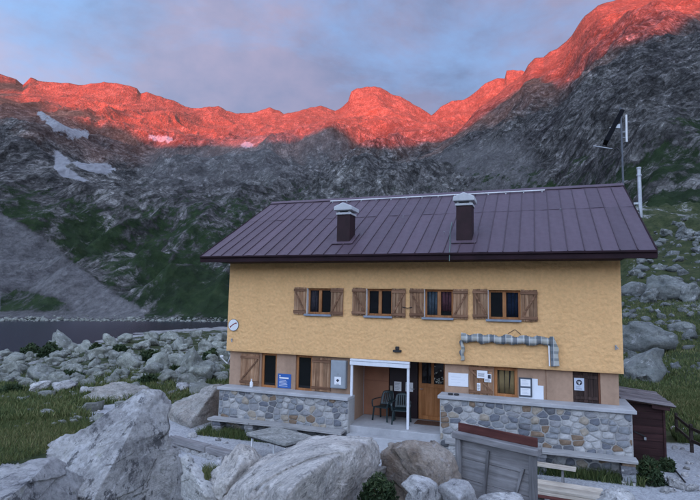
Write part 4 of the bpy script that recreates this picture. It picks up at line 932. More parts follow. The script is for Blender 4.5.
# low rounded rock outcrops beside the path
def outcrop(pts, r, depth, i, mat, label, sub=5, seed=1, amp=0.05, lam=0.5, zlow=None, tilt_f=0.45, tilt_b=0.5, tilt_s=0.5, crack=0.03, soft=26.0, extra=None, cat='boulder', name='boulder', group=None):
    """a rock bounded by its outline: pts are outline pixels clockwise from the lower left, standing at distance r, depth metres thick"""
    P = [atR(a, b, r) for a, b in pts]; f = np.array([FWD[0]/_cp, FWD[1]/_cp, 0])
    zt = max(p[2] for p in P); zl = zlow if zlow is not None else min(p[2] for p in P)-0.4
    P2 = np.array(P); c = np.array([0.5*(P2[:, 0].min()+P2[:, 0].max()), 0.5*(P2[:, 1].min()+P2[:, 1].max()), zl+0.5*(zt-zl)]) - f*depth*0.35
    # keep the centre well inside the outline seen from the camera
    u = np.array([(q[0], q[1]) for q in pts], float); tgt = ray(float(u[:, 0].mean()), float(0.45*u[:, 1].min()+0.55*min(u[:, 1].max(), 520))); tgt = CAM+tgt*((r-depth*0.35)/math.hypot(tgt[0], tgt[1])); c = tgt; c[2] = max(c[2], zl+0.15*(zt-zl))
    planes = []
    for a, b, qa, qb in zip(P, P[1:], pts, pts[1:]):
        n = np.cross(ray(*qb), ray(*qa)); n /= np.linalg.norm(n); m = 0.5*(a+b)
        if (m-c)@n < 0: n = -n
        tf = tilt_f*abs(n[2])+tilt_s*(1-abs(n[2]))
        for s, t in ((-1, tf), (1, tilt_b)):
            nn = n*math.cos(t)+s*f*math.sin(t); nn /= np.linalg.norm(nn); h = (m-c)@nn
            if h > 0.04: planes.append((nn, h))
    planes += [(f, depth*0.5), (-f+np.array([0, 0, 0.25]), depth*0.75), ((0, 0, -1), max(c[2]-zl, 0.1))]
    for q in extra or []: planes.append(q)
    V, F = rock_planes(planes, sub, seed, amp, lam, soft, crack)
    o = link(name, mesh_np(name, V, F, mat, True)); o.location = c
    return tag(o, label, cat, group)
outcrop([(76, 412), (79, 396), (95, 387), (115, 381), (135, 381), (152, 387), (161, 396), (163, 412)], 26.5, 3.0, 0, M_ROCK_WHALE, 'low whale-backed tan rock beside the gravel path, below the boulder field', seed=5, zlow=-0.6)
outcrop([(164, 430), (166, 404), (180, 396), (200, 388), (218, 381), (225, 384), (226, 404), (226, 430)], 20.5, 2.2, 0, M_ROCK_WHALE, 'long pale rock slab sloping up to the corner of the hut', seed=6, zlow=-0.4)
# foreground
outcrop([(10, 540), (36, 464), (60, 445), (88, 423), (112, 404), (129, 393), (140, 387), (152, 387), (163, 395), (172, 412), (179, 432), (183, 470), (186, 540)], 5.4, 1.5, 0, M_ROCK_NEAR, 'tall pointed pale boulder streaked with dark lichen', sub=7, seed=11, amp=0.05, lam=0.42, zlow=1.2, tilt_f=0.5, crack=0.034, soft=40)
outcrop([(-110, 540), (-80, 486), (-20, 466), (10, 461), (40, 453), (62, 444), (80, 452), (100, 480), (116, 540)], 4.9, 1.7, 0, M_ROCK_NEAR, 'broad low grey boulder leaning against the tall pointed boulder', sub=7, seed=12, amp=0.05, lam=0.5, zlow=1.2, tilt_f=0.3, crack=0.034, soft=40)
outcrop([(196, 540), (214, 490), (236, 472), (262, 457), (284, 447), (308, 439), (334, 435), (356, 436), (374, 437), (382, 447), (384, 466), (378, 490), (366, 540)], 9.3, 4.2, 0, M_ROCK_TAN, 'big flat-topped pale rock slab in front of the porch', sub=7, seed=23, amp=0.04, lam=0.35, zlow=-0.2, tilt_f=0.10, tilt_s=0.3, crack=0.022, soft=40)
outcrop([(196, 520), (200, 486), (216, 468), (232, 450), (240, 446), (256, 450), (266, 462), (262, 482), (240, 520)], 9.4, 1.5, 0, M_ROCK_TAN, 'slanting fissured rock slab between the timber beam and the flat-topped slab', sub=6, seed=31, amp=0.05, lam=0.35, zlow=0.1, tilt_f=0.25, crack=0.045, soft=36)
outcrop([(178, 500), (181, 462), (187, 456), (194, 460), (198, 478), (196, 500)], 9.6, 0.6, 0, M_ROCK_NEAR, 'small pale upright stone beside the tall pointed boulder', sub=5, seed=33, zlow=0.3)
outcrop([(380, 520), (384, 456), (394, 445), (410, 441), (430, 443), (448, 451), (460, 466), (466, 490), (466, 520)], 9.6, 2.0, 0, M_ROCK_BROWN, 'rounded brown earthy rock hummock below the porch steps', sub=6, seed=41, amp=0.06, lam=0.35, zlow=-0.1, tilt_f=0.3, crack=0.045)
outcrop([(398, 520), (402, 486), (412, 476), (426, 478), (436, 484), (440, 520)], 7.2, 0.8, 0, M_ROCK_NEAR, 'pale square-edged boulder in front of the brown hummock', sub=5, seed=42, zlow=0.5)
outcrop([(436, 520), (438, 484), (452, 478), (468, 480), (476, 490), (480, 520)], 7.4, 0.8, 0, M_ROCK_NEAR, 'pale low boulder at the corner of the board enclosure', sub=5, seed=43, zlow=0.5)
outcrop([(470, 520), (474, 494), (490, 489), (520, 492), (532, 520)], 6.9, 0.7, 0, M_ROCK_NEAR, 'flat pale rock showing through the grass before the board enclosure', sub=5, seed=45, zlow=0.6)
outcrop([(598, 520), (601, 490), (607, 484), (618, 486), (634, 494), (642, 520)], 8.8, 0.9, 0, M_ROCK_NEAR, 'grey boulder at the end of the stacked planks', sub=5, seed=44, zlow=0.0)
for i, (px, py, w, h) in enumerate([(680, 488, 24, 7), (694, 492, 14, 7), (666, 494, 12, 5), (688, 470, 6, 3)]): put_boulder(px, py, w, h, i*3, M_ROCK_NEAR, label='pale kerb boulder beside the gravel path below the fence', group='kerb boulders by the path')
# outcrops and boulders on the slope behind the shed
SG = 'rocks on the grassy slope behind the shed'; SLB = None
for i, (px, py, w, h, s) in enumerate([(650, 352, 52, 34, 3), (648, 379, 62, 32, 4), (686, 333, 30, 12, 5), (672, 298, 40, 26, 6), (636, 296, 30, 16, 7), (694, 300, 20, 18, 8)]):
    put_boulder(px, py, w, h, s*2+1, M_ROCK_FAR, label=['large fractured grey rock slab on the slope, behind the lower slab', 'large fractured grey rock slab just behind the hut corner', 'flat grey outcrop right of the two fractured slabs', 'broad grey outcrop high on the slope above the slabs', 'grey outcrop close behind the roof corner', 'grey outcrop beside the broad outcrop on the slope'][i], sink=0.35, ysc=0.7)
rs = np.random.default_rng(5)
for i in range(95):
    px = rs.uniform(606, 725); py = rs.uniform(212, 340) if i < 80 else rs.uniform(330, 372); s = np.interp(py, [200, 260, 340, 372], [7, 8, 6, 3.5])*rs.lognormal(0, 0.45)
    t = 'small' if s < 7 else 'mid-sized'; zn = 'high on the grassy slope behind the roof corner' if py < 262 else ('halfway up the grassy slope behind the hut' if py < 312 else 'low on the grass behind the shed')
    put_boulder(px, py, s*1.4, s*rs.uniform(0.6, 0.9), int(rs.integers(0, 24)), M_ROCK_FAR, label=t+' grey rock '+zn, group=t+' rocks '+zn, sink=0.35)
# rubble too small to count
def rubble(C, S, mat, seed, name='rubble'):
    rs = np.random.default_rng(seed); D, F = ico(2); n = len(C); V = []; vs_ = []
    for k in range(8):
        P, _ = rock_planes(rnd_planes(rs, 1, rs.uniform(.7, 1), rs.uniform(.5, .8), 8), 2, seed+k, 0.08, 0.7, 24.0, 0.05); vs_.append(P)
    Q = []; G = []
    for i in range(n):
        a = rs.uniform(0, 6.28); c, s = math.cos(a), math.sin(a); P = vs_[i % 8]*S[i]; Q.append(np.stack([c*P[:, 0]-s*P[:, 1], s*P[:, 0]+c*P[:, 1], P[:, 2]], -1)+C[i]); G.append(F+i*len(D))
    return tag(link(name, mesh_np(name, np.concatenate(Q), np.concatenate(G), mat, True)), kind='stuff')
rs = np.random.default_rng(91); C = []; S = []
for i in range(800):                                # between the boulders
    px = rs.uniform(-25, 230); lo = np.interp(px, [0, 100, 200], [347, 337, 330]); p = atR(px, 300, rs.uniform(20, 95)); pp = proj(p*1.0); z = float(ground_z(p[:1], p[1:2])[0]); s = rs.lognormal(-2.2, 0.6); C.append((p[0], p[1], z+0.1*s)); S.append(s)
rubble(np.array(C), S, M_ROCK_MID, 61)
C = []; S = []
for i in range(700):                                # along the far shore
    px = rs.uniform(-40, 240); r = rs.normal(209, 4); p = atR(px, 300, r); s = rs.lognormal(-1.35, 0.55); C.append((p[0], p[1], LAKE_Z+0.15*s+max(0, (r-209)*0.15))); S.append(s)
rubble(np.array(C), S, M_ROCK_MID, 62)
C = []; S = []
for i in range(600):                                # on the slope behind the shed
    px = rs.uniform(606, 725); r = math.exp(rs.uniform(math.log(36), math.log(112))); p = atR(px, 300, r); z = float(ground_z(p[:1], p[1:2])[0]); s = rs.lognormal(-2.0, 0.65)*r/70; C.append((p[0], p[1], z+0.1*s)); S.append(s)
rubble(np.array(C), S, M_ROCK_FAR, 63)
C = []; S = []
for i in range(260):                                # stray stones on the gravel
    p = onZ(rs.uniform(80, 700), rs.uniform(404, 495), 0.0)
    if p[1] > -1.0 and -11 < p[0] < 2.4: continue
    z = float(ground_z(p[:1], p[1:2])[0]); s = rs.lognormal(-3.0, 0.5); C.append((p[0], p[1], z+0.2*s)); S.append(s)
rubble(np.array(C), S, M_ROCK_NEAR, 64)
# ------------------------------------------------------------------ grass and shrubs
def mat_leaf(name, stops):
    k = NT(name, 0.7, 0.25); k.col(k.ramp(k.attr('tint'), stops)); return k.m
M_GRASS = mat_leaf('grass_blades', [(0.0, (0.030, 0.054, 0.017)), (0.40, (0.088, 0.115, 0.036)), (0.72, (0.17, 0.17, 0.068)), (1.0, (0.31, 0.26, 0.135))])
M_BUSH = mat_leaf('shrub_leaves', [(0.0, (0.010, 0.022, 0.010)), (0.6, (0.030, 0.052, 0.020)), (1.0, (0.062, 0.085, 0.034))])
def grass(xy, hmin, hmax, wid, seed, name='grass', dry=0.0, near=True):
    for g_ in GRAVEL_POLYS: xy = xy[~inpoly(g_, xy[:, 0], xy[:, 1])] if near else xy
    rs = np.random.default_rng(seed); n = len(xy); z = ground_z(xy[:, 0], xy[:, 1])-0.01
    h = rs.uniform(hmin, hmax, n)*(0.7+0.6*(0.5+0.5*fbm(np.stack([xy[:, 0], xy[:, 1], 0*z], -1)/0.5, 3, 0.5, seed))); a = rs.uniform(0, 2*math.pi, n); ln = rs.uniform(0.15, 0.75, n)*h; b = rs.uniform(0, 2*math.pi, n)
    w = wid*rs.uniform(0.6, 1.4, n); base = np.stack([xy[:, 0], xy[:, 1], z], -1); side = np.stack([np.cos(a), np.sin(a), 0*a], -1)*w[:, None]/2; lean = np.stack([np.cos(b), np.sin(b), 0*b], -1)
    m = base+lean*(ln*0.35)[:, None]+np.array([0, 0, 1])*(h*0.6)[:, None]; t = base+lean*ln[:, None]+np.array([0, 0, 1])*h[:, None]
    V = np.stack([base-side, base+side, m+side*0.75, m-side*0.75, t], 1).reshape(-1, 3); i = np.arange(n)*5
    F = np.concatenate([np.stack([i, i+1, i+2], -1), np.stack([i, i+2, i+3], -1), np.stack([i+3, i+2, i+4], -1)])
    tint = np.repeat(np.clip(rs.beta(2.2, 3.5, n)*0.9+dry+0.25*fbm(base/1.3, 3, 0.5, seed+3), 0, 1), 5)
    return mesh_np(name, V, F, M_GRASS, False, dict(tint=tint))
def scatter(poly, n, seed):
    rs = np.random.default_rng(seed); p = np.array(poly); lo, hi = p.min(0), p.max(0); out = []
    while sum(len(o) for o in out) < n:
        q = rs.uniform(lo, hi, (4*n, 2)); out.append(q[inpoly(poly, q[:, 0], q[:, 1])])
    return np.concatenate(out)[:n]
def pixpoly(pts): return [tuple(hitground(a, b)[0][:2]) for a, b in pts]
gl_ = []
gl_.append((scatter(pixpoly([(-20, 398), (30, 396), (66, 402), (76, 412), (90, 424), (80, 440), (40, 456), (-20, 470)]), 34000, 1), 0.06, 0.17, 0.012, 0.12))
gl_.append((scatter(pixpoly([(95, 396), (160, 394), (222, 390), (224, 404), (170, 402), (120, 399)]), 9000, 2), 0.06, 0.16, 0.016, 0.14))
gl_.append((scatter(pixpoly([(660, 388), (720, 384), (720, 425), (690, 420), (672, 408)]), 16000, 3), 0.06, 0.20, 0.02, 0.12))
gl_.append((scatter(pixpoly([(672, 436), (720, 448), (720, 470), (690, 456)]), 6000, 4), 0.12, 0.36, 0.014, 0.0))
q = np.concatenate([scatter(pixpoly([(185, 499), (205, 470), (245, 472), (262, 490), (262, 499)]), 7000, 5)]); gl_.append((q, 0.10, 0.28, 0.009, 0.12))
gl_.append((scatter(pixpoly([(462, 499), (466, 488), (500, 484), (540, 488), (548, 499)]), 5000, 6), 0.10, 0.34, 0.007, 0.22))
gl_.append((scatter([(-10.4, -1.15), (-5.4, -0.95), (-5.4, -0.35), (-10.4, -0.4)], 7000, 7), 0.08, 0.30, 0.014, -0.1))
gl_.append((scatter([(-2.6, -0.85), (2.4, -0.8), (2.4, -0.35), (-2.6, -0.4)], 6000, 8), 0.08, 0.32, 0.014, -0.1))
gl_.append((scatter(pixpoly([(384, 470), (404, 456), (420, 470), (412, 490), (390, 490)]), 1500, 9), 0.08, 0.25, 0.009, 0.2))
rs = np.random.default_rng(8); pts = []
for i in range(34000):
    px = rs.uniform(-25, 230); py = rs.uniform(345, 398); r = 4.33*FPX/(py-294+0.02*px); pts.append(atR(px, py, min(r, 95))[:2])
gl_.append((np.array(pts), 0.08, 0.30, 0.035, 0.05))
pts = []
for i in range(26000):
    px = rs.uniform(612, 725); r = rs.uniform(22, 62); p = atR(px, 300, r); pts.append(p[:2])
gl_.append((np.array(pts), 0.06, 0.24, 0.035, 0.08))
for i, (xy, a, b, w, d) in enumerate(gl_):
    tag(link('grass', grass(xy, a, b, w, 50+i, dry=d, near=i not in (4, 5, 6, 7, 8))), kind='stuff')
def bush(px, py, wpx, hpx, n, label, seed, r=None, leaf=0.045, group=None, z=None):
    if r is None: p, r = hitground(px, py)
    if r is None: return None
    else: p = atR(px, py, r); 
    dep = float((p-CAM)@FWD); w = wpx*dep/FPX/2; h = hpx*dep/FPX; rs = np.random.default_rng(seed)
    e = empty('shrub', tuple(p), label, 'shrub', group)
    d = rs.normal(size=(n, 3)); d /= np.linalg.norm(d, axis=1)[:, None]; d[:, 2] = np.abs(d[:, 2]); q = d*(rs.uniform(0.35, 1.0, n)**0.5)[:, None]*(1+0.35*fbm(d*1.8+seed, 3, 0.5, seed))[:, None]
    c = q*np.array([w, w*0.9, h]); a = rs.normal(size=(n, 3)); a /= np.linalg.norm(a, axis=1)[:, None]; b = np.cross(a, rs.normal(size=(n, 3))); b /= np.linalg.norm(b, axis=1)[:, None]
    L_ = leaf*rs.uniform(0.6, 1.4, n)[:, None]; V = np.stack([c-a*L_, c+b*L_*0.35, c+a*L_, c-b*L_*0.35], 1).reshape(-1, 3); F = np.arange(4*n).reshape(n, 4)
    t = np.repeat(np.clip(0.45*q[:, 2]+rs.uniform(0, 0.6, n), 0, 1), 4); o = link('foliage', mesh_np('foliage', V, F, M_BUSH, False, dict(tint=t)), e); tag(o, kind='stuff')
    def stems(bm):
        for k in range(6):
            t_ = k*1.05+0.3; tube(bm, [(0, 0, -0.05), (math.cos(t_)*w*0.3, math.sin(t_)*w*0.3, h*0.35), (math.cos(t_)*w*0.55, math.sin(t_)*w*0.55, h*0.75)], 0.012, 5, 0.004)
    part('stem', stems, M_SHUTB, e); return e
bush(378, 503, 38, 27, 2600, 'dark green juniper bush under the edge of the flat-topped slab', 3, r=7.6, leaf=0.03)
bush(651, 484, 26, 26, 1800, 'dense leafy shrub growing at the foot of the dark shed', 4, leaf=0.05)
bush(666, 470, 18, 12, 900, 'low spreading shrub beside the shed corner', 5, leaf=0.05)
for i, (px, py, w, h) in enumerate([(50, 356, 24, 13), (30, 355, 20, 11), (96, 352, 14, 8), (150, 360, 26, 10), (175, 375, 12, 8), (212, 360, 20, 10), (120, 352, 16, 7), (12, 393, 18, 6), (70, 379, 24, 7), (150, 383, 22, 6)]):
    bush(px, py, w, h, 900, 'low dark green shrub between the boulders above the lake', 20+i, leaf=0.22, group='low shrubs in the boulder field')
# ------------------------------------------------------------------ things on the hut front
def rect(px0, py0, px1, py1, Y):
    a = onY(px0, (py0+py1)/2, Y); b = onY(px1, (py0+py1)/2, Y); c = onY((px0+px1)/2, py0, Y); d = onY((px0+px1)/2, py1, Y)
    return float(a[0]), float(b[0]), float(d[2]), float(c[2])
def sheet_thing(name, r, Y, t, mat, label, cat, lines=None, ink=M_PRINT, frame=None, seed=0, group=None):
    """a flat sign or paper on a wall, with its print as thin raised strips"""
    x0, x1, z0, z1 = r; e = empty(name, (0.5*(x0+x1), Y, z0), label, cat, group)
    wpart('board', lambda bm: bx(bm, x0, x1, Y-t, Y, z0, z1), mat, e, min(0.004, t*0.3))
    rs = random.Random(seed); w, h = x1-x0, z1-z0
    if lines:
        def pr(bm):
            for f0, f1, a, b in lines: bx(bm, x0+w*f0, x0+w*f1, Y-t-0.0015, Y-t-0.0002, z0+h*a, z0+h*b)
        tag(wpart('print', pr, ink, e), kind='stuff')
    if frame:
        fw = 0.018
        def fr(bm):
            bx(bm, x0-fw, x0, Y-t-0.012, Y, z0-fw, z1+fw); bx(bm, x1, x1+fw, Y-t-0.012, Y, z0-fw, z1+fw); bx(bm, x0, x1, Y-t-0.011, Y, z0-fw, z0); bx(bm, x0, x1, Y-t-0.011, Y, z1, z1+fw)
        wpart('frame', fr, frame, e, 0.003)
    return e
def textlines(n, seed, top=0.9, bot=0.12, x0=0.1, x1=0.9, th=0.35):
    rs = random.Random(seed); out = []; st = (top-bot)/n
    for i in range(n): out.append((x0, x0+(x1-x0)*rs.uniform(0.6, 1.0), top-st*(i+0.5)-st*th/2, top-st*(i+0.5)+st*th/2))
    return out
# telephone sign
p = onY(233.6, 325, -0.03); c = Vector((float(p[0]), -0.03, float(p[2]))); R_ = 0.205
e = empty('telephone_sign', tuple(c), 'round white telephone sign with red handset on the ochre wall', 'sign')
def disc(bm, r, y0, y1, n=32): prism(bm, [(c.x+r*math.cos(2*math.pi*i/n), c.z+r*math.sin(2*math.pi*i/n)) for i in range(n)], y0, y1)
wpart('rim', lambda bm: disc(bm, R_, -0.045, -0.022), plain('sign_rim', (0.10, 0.11, 0.13), 0.5), e, 0.003)
wpart('disc', lambda bm: disc(bm, R_*0.93, -0.0475, -0.0455), M_WHITE, e)
def handset(bm):
    n = 10; up = []; dn = []
    for i in range(n+1):
        t = -0.62+1.24*i/n; x = 0.145*math.sin(t)/math.sin(0.62); z = 0.055*math.cos(t*1.6)-0.035
        a = 0.55; X = x*math.cos(a)-z*math.sin(a); Z = x*math.sin(a)+z*math.cos(a); th = 0.016+0.018*(abs(t)/0.62)**4
        up.append((c.x+X-th*math.sin(a), c.z+Z+th*math.cos(a))); dn.append((c.x+X+th*math.sin(a), c.z+Z-th*math.cos(a)))
    prism(bm, dn+up[::-1], -0.0505, -0.048)
wpart('handset', handset, plain('sign_red', (0.22, 0.02, 0.03), 0.5), e)
for px, py, nm in ((231.5, 339.5, 'cable_anchor'), (616, 346.5, 'cable_anchor')):
    p = onY(px, py, -0.05); x, z = float(p[0]), float(p[2]); l = 'small metal cable anchor below the telephone sign' if px < 300 else 'small metal cable anchor near the plain end of the ochre wall'
    o = part(nm, lambda bm: (bx(bm, x-0.02, x+0.02, -0.03, 0.0, z-0.09, z+0.04), tube(bm, [(x, -0.02, z+0.02), (x+0.01, -0.10, z+0.0), (x+0.05, -0.10, z-0.06)], 0.012, 6)), M_STEEL); tag(o, l, 'anchor')
# electrical box
r = rect(330.4, 360.5, 345.4, 388.6, YL-0.20); e = empty('electrical_cabinet', (0.5*(r[0]+r[1]), YL-0.1, r[2]), 'grey metal electrical cabinet on the wall beside the porch frame', 'cabinet')
M_BOX = plain('grey_enamel', (0.30, 0.33, 0.36), 0.45, 0.45, 0.08)
wpart('body', lambda bm: bx(bm, r[0], r[1], YL-0.19, YL-0.002, r[2], r[3]), M_BOX, e, 0.012)
wpart('door', lambda bm: bx(bm, r[0]+0.02, r[1]-0.02, YL-0.204, YL-0.1915, r[2]+0.025, r[3]-0.025), M_BOX, e, 0.005)
w = r[1]-r[0]; h = r[3]-r[2]; lab = (r[0]+w*0.28, r[0]+w*0.72, r[2]+h*0.14, r[2]+h*0.42)
wpart('label', lambda bm: bx(bm, lab[0], lab[1], YL-0.2065, YL-0.2045, lab[2], lab[3]), M_PAPER, e)
def sym(bm):
    cx = (lab[0]+lab[1])/2; cz = (lab[2]+lab[3])/2+0.01; s = 0.055
    prism(bm, [(cx, cz-s), (cx+s, cz), (cx, cz+s), (cx-s, cz)], YL-0.2085, YL-0.2068); bx(bm, cx-0.05, cx+0.05, YL-0.2085, YL-0.2068, lab[2]+0.015, lab[2]+0.03)
wpart('print', sym, M_PRINT, e)
wpart('lock', lambda bm: tube(bm, [(r[0]+w*0.5, YL-0.204, r[2]+h*0.52), (r[0]+w*0.5, YL-0.225, r[2]+h*0.52)], 0.018, 10), M_STEEL, e)
sheet_thing('information_sign', rect(277.9, 373.8, 291.2, 388.0, YL), YL-0.003, 0.012, plain('sign_blue', (0.030, 0.12, 0.40), 0.4, 0.5, 0.05), 'blue information sign with white lettering between the two lower windows', 'sign', [(0.12, 0.20, 0.80, 0.90), (0.12, 0.82, 0.66, 0.76)]+textlines(5, 3, 0.60, 0.10, 0.12, 0.85, 0.3), M_PAPER)
# notices
sheet_thing('notice_board', rect(448.4, 373.0, 468.4, 386.3, YL), YL-0.003, 0.012, plain('enamel_white', (0.80, 0.82, 0.86), 0.4, 0.4, 0.03), 'plain white board on the wall right of the wooden door', 'board', textlines(3, 8, 0.8, 0.2, 0.15, 0.85, 0.12), plain('faint_print', (0.60, 0.62, 0.66), 0.6))
YP = YL-0.01-0.066
sheet_thing('notice', rect(477.0, 370.5, 487.5, 378.2, YP), YP, 0.003, M_PAPER, 'white printed notice pinned high on the shutter by the lower window', 'notice', textlines(4, 11, 0.7, 0.2))
sheet_thing('notice', rect(484.3, 374.0, 491.3, 382.2, YP-0.004), YP-0.004, 0.003, M_PAPER, 'notice with a dark picture overlapping another on the shutter', 'notice', [(0.50, 0.92, 0.45, 0.92)]+textlines(3, 12, 0.4, 0.1))
sheet_thing('notice', rect(477.0, 383.0, 480.4, 390.6, YP), YP, 0.003, M_PAPER, 'narrow white slip pinned low on the shutter', 'notice', textlines(5, 13))
x0, x1, z0, z1 = rect(519.0, 378.0, 543.6, 401.0, YL)
def lpan(bm):
    w, h = x1-x0, z1-z0; prism(bm, [(x0, z0), (x1, z0), (x1, z0+h*0.70), (x0+w*0.77, z0+h*0.70), (x0+w*0.77, z0+h*0.98), (x0, z0+h*0.98)], YL-0.016, YL-0.003)
o = part('backing_panel', lpan, plain('panel_white', (0.76, 0.80, 0.85), 0.5, 0.3, 0.03), None, 0.002); tag(o, 'pale stepped panel on the wall beside the lower window', 'panel')
e = sheet_thing('notice_case', rect(519.6, 378.2, 531.4, 396.0, YL-0.03), YL-0.017, 0.02, plain('slate_backing', (0.10, 0.12, 0.15), 0.5), 'dark framed notice case holding two white sheets', 'notice case', None, frame=plain('dark_frame', (0.08, 0.09, 0.11), 0.4))
for y0_, y1_ in ((379.2, 386.2), (388.0, 395.2)):
    q = rect(520.6, y0_, 530.4, y1_, YL-0.04); wpart('sheet', lambda bm: bx(bm, q[0], q[1], YL-0.041, YL-0.038, q[2], q[3]), M_PAPER, e)
    tag(wpart('print', lambda bm: [bx(bm, q[0]+(q[1]-q[0])*a, q[0]+(q[1]-q[0])*b, YL-0.0425, YL-0.0412, q[2]+(q[3]-q[2])*c_, q[2]+(q[3]-q[2])*d_) for a, b, c_, d_ in textlines(4, int(y0_), 0.9, 0.15, 0.12, 0.88, 0.18)], plain('pale_print', (0.45, 0.50, 0.56), 0.8), e), kind='stuff')
# notice on the dark hatch
q = rect(574.2, 378.0, 584.2, 390.4, YL)
e = sheet_thing('notice', q, YL+0.004, 0.004, plain('notice_blue_grey', (0.55, 0.60, 0.70), 0.6), 'pale notice with a round black symbol on the dark hatch', 'notice', textlines(3, 21, 0.34, 0.06, 0.15, 0.85, 0.25))
cx, cz = (q[0]+q[1])/2, q[2]+(q[3]-q[2])*0.64
wpart('symbol', lambda bm: prism(bm, [(cx+0.075*math.cos(i*math.pi/12), cz+0.075*math.sin(i*math.pi/12)) for i in range(24)], YL-0.0025, YL-0.0003), M_PRINT, e)
wpart('symbol_figure', lambda bm: (bx(bm, cx-0.012, cx+0.012, YL-0.0045, YL-0.0027, cz-0.05, cz+0.03), bx(bm, cx-0.05, cx+0.05, YL-0.0045, YL-0.0027, cz+0.005, cz+0.022)), M_PAPER, e)
for i, (a, b, c_, d_, l) in enumerate(((394.2, 381.5, 401.4, 391.0, 'white sheet taped to the left half of the dark porch door'), (405.6, 382.4, 413.0, 391.6, 'white sheet taped to the dark door beside the post'), (390.2, 385.5, 392.6, 390.5, 'small buff card on the dark porch door'))):
    sheet_thing('notice', rect(a, b, c_, d_, DY-0.004), DY-0.003, 0.003, M_PAPER if i < 2 else plain('buff_card', (0.42, 0.38, 0.30), 0.8), l, 'notice', textlines(5, 30+i, 0.9, 0.1), plain('grey_print', (0.40, 0.41, 0.44), 0.8))
# a flower sticker on the door glass
def sticker(bm):
    rs = random.Random(5); x0 = (w0+w1)/2+0.06; x1 = w1-0.12
    for i in range(26):
        x = rs.uniform(x0, x1); z = zm+0.10+abs(rs.gauss(0, 0.22)); s = rs.uniform(0.012, 0.028); prism(bm, [(x+s*math.cos(k*1.2566+i), z+s*math.sin(k*1.2566+i)) for k in range(5)], DY-0.008, DY-0.0055)
o = part('flower_decoration', sticker, plain('sticker_white', (0.55, 0.58, 0.52), 0.7, 0.2, 0.3, 20)); tag(o, 'pale flower decoration on the glass of the wooden door', 'decoration')
# doormat, bottle, pots
o = part('doormat', lambda bm: bx(bm, w0+0.0, w1-0.08, 0.75, 1.30, FLZ+0.002, FLZ+0.02), plain('coir', (0.12, 0.07, 0.05), 0.95, 0.1, 0.3, 30), None, 0.006); tag(o, 'brown doormat in front of the wooden door', 'doormat')
def lathe(bm, c, prof, n=16):
    rings = [[bm.verts.new((c[0]+r_*math.cos(2*math.pi*i/n), c[1]+r_*math.sin(2*math.pi*i/n), c[2]+z_)) for i in range(n)] for r_, z_ in prof]
    for u, v in zip(rings, rings[1:]):
        for i in range(n): bm.faces.new((u[i], u[(i+1) % n], v[(i+1) % n], v[i]))
    bm.faces.new(rings[0][::-1]); bm.faces.new(rings[-1])
p = onZ(248.8, 388.0, SLL); o = part('bottle', lambda bm: lathe(bm, (float(p[0]), -0.12, SLL), [(0.05, 0), (0.055, 0.02), (0.055, 0.16), (0.025, 0.20), (0.022, 0.25), (0.026, 0.252), (0.026, 0.275)]), M_WHITE, None, 0, True); tag(o, 'white plastic bottle standing before the shutter by the lower window', 'bottle')
for i, (px, l) in enumerate(((450.5, 'small dark tray next to the porch on the plinth slab'), (456.5, 'small dark tray on the plinth slab below the white board'))):
    x = float(onY(px, 393, -0.3)[0]); o = part('ashtray', lambda bm: lathe(bm, (x, -0.30, SLR), [(0.05, 0), (0.07, 0.012), (0.075, 0.045), (0.065, 0.045), (0.058, 0.015)]), M_BLACK, None, 0, True); tag(o, l, 'tray')
# rolled plaid awning ------------------------------------------------
def mat_plaid():
    k = NT('plaid_cloth', 0.9, 0.1); co = k.coord(); sp = k.n('ShaderNodeSeparateXYZ'); k.l(co, sp.inputs[0])
    def band(ax, sc, off, w): 
        f = k.math('FRACT', k.math('ADD', k.math('MULTIPLY', sp.outputs[ax], sc), off)); return k.math('LESS_THAN', f, w)
    c = k.mix(k.noise(2.2, 4, 0.6, co), (0.30, 0.27, 0.17), (0.62, 0.64, 0.66))
    a1 = band(0, 3.2, 0.1, 0.38); a2 = band(2, 5.2, 0.2, 0.38); a3 = band(0, 6.4, 0.5, 0.10)
    c = k.mix(k.math('MULTIPLY', a1, 0.75), c, (0.10, 0.12, 0.15)); c = k.mix(k.math('MULTIPLY', a2, 0.55), c, (0.08, 0.11, 0.13)); c = k.mix(k.math('MULTIPLY', a3, 0.6), c, (0.70, 0.71, 0.72))
    k.col(c); k.bump(k.noise(7, 5, 0.6, co), 0.6, 0.03); return k.m
M_PLAID = mat_plaid()
p0 = onY(462, 337.5, -0.10); p1 = onY(549, 341.0, -0.10); ax0, az0, ax1, az1 = float(p0[0]), float(p0[2]), float(p1[0]), float(p1[2])
e = empty('rolled_awning', (0.5*(ax0+ax1), -0.1, az0-0.3), 'rolled-up plaid cloth awning hung in a bracket shape on the ochre wall', 'awning')
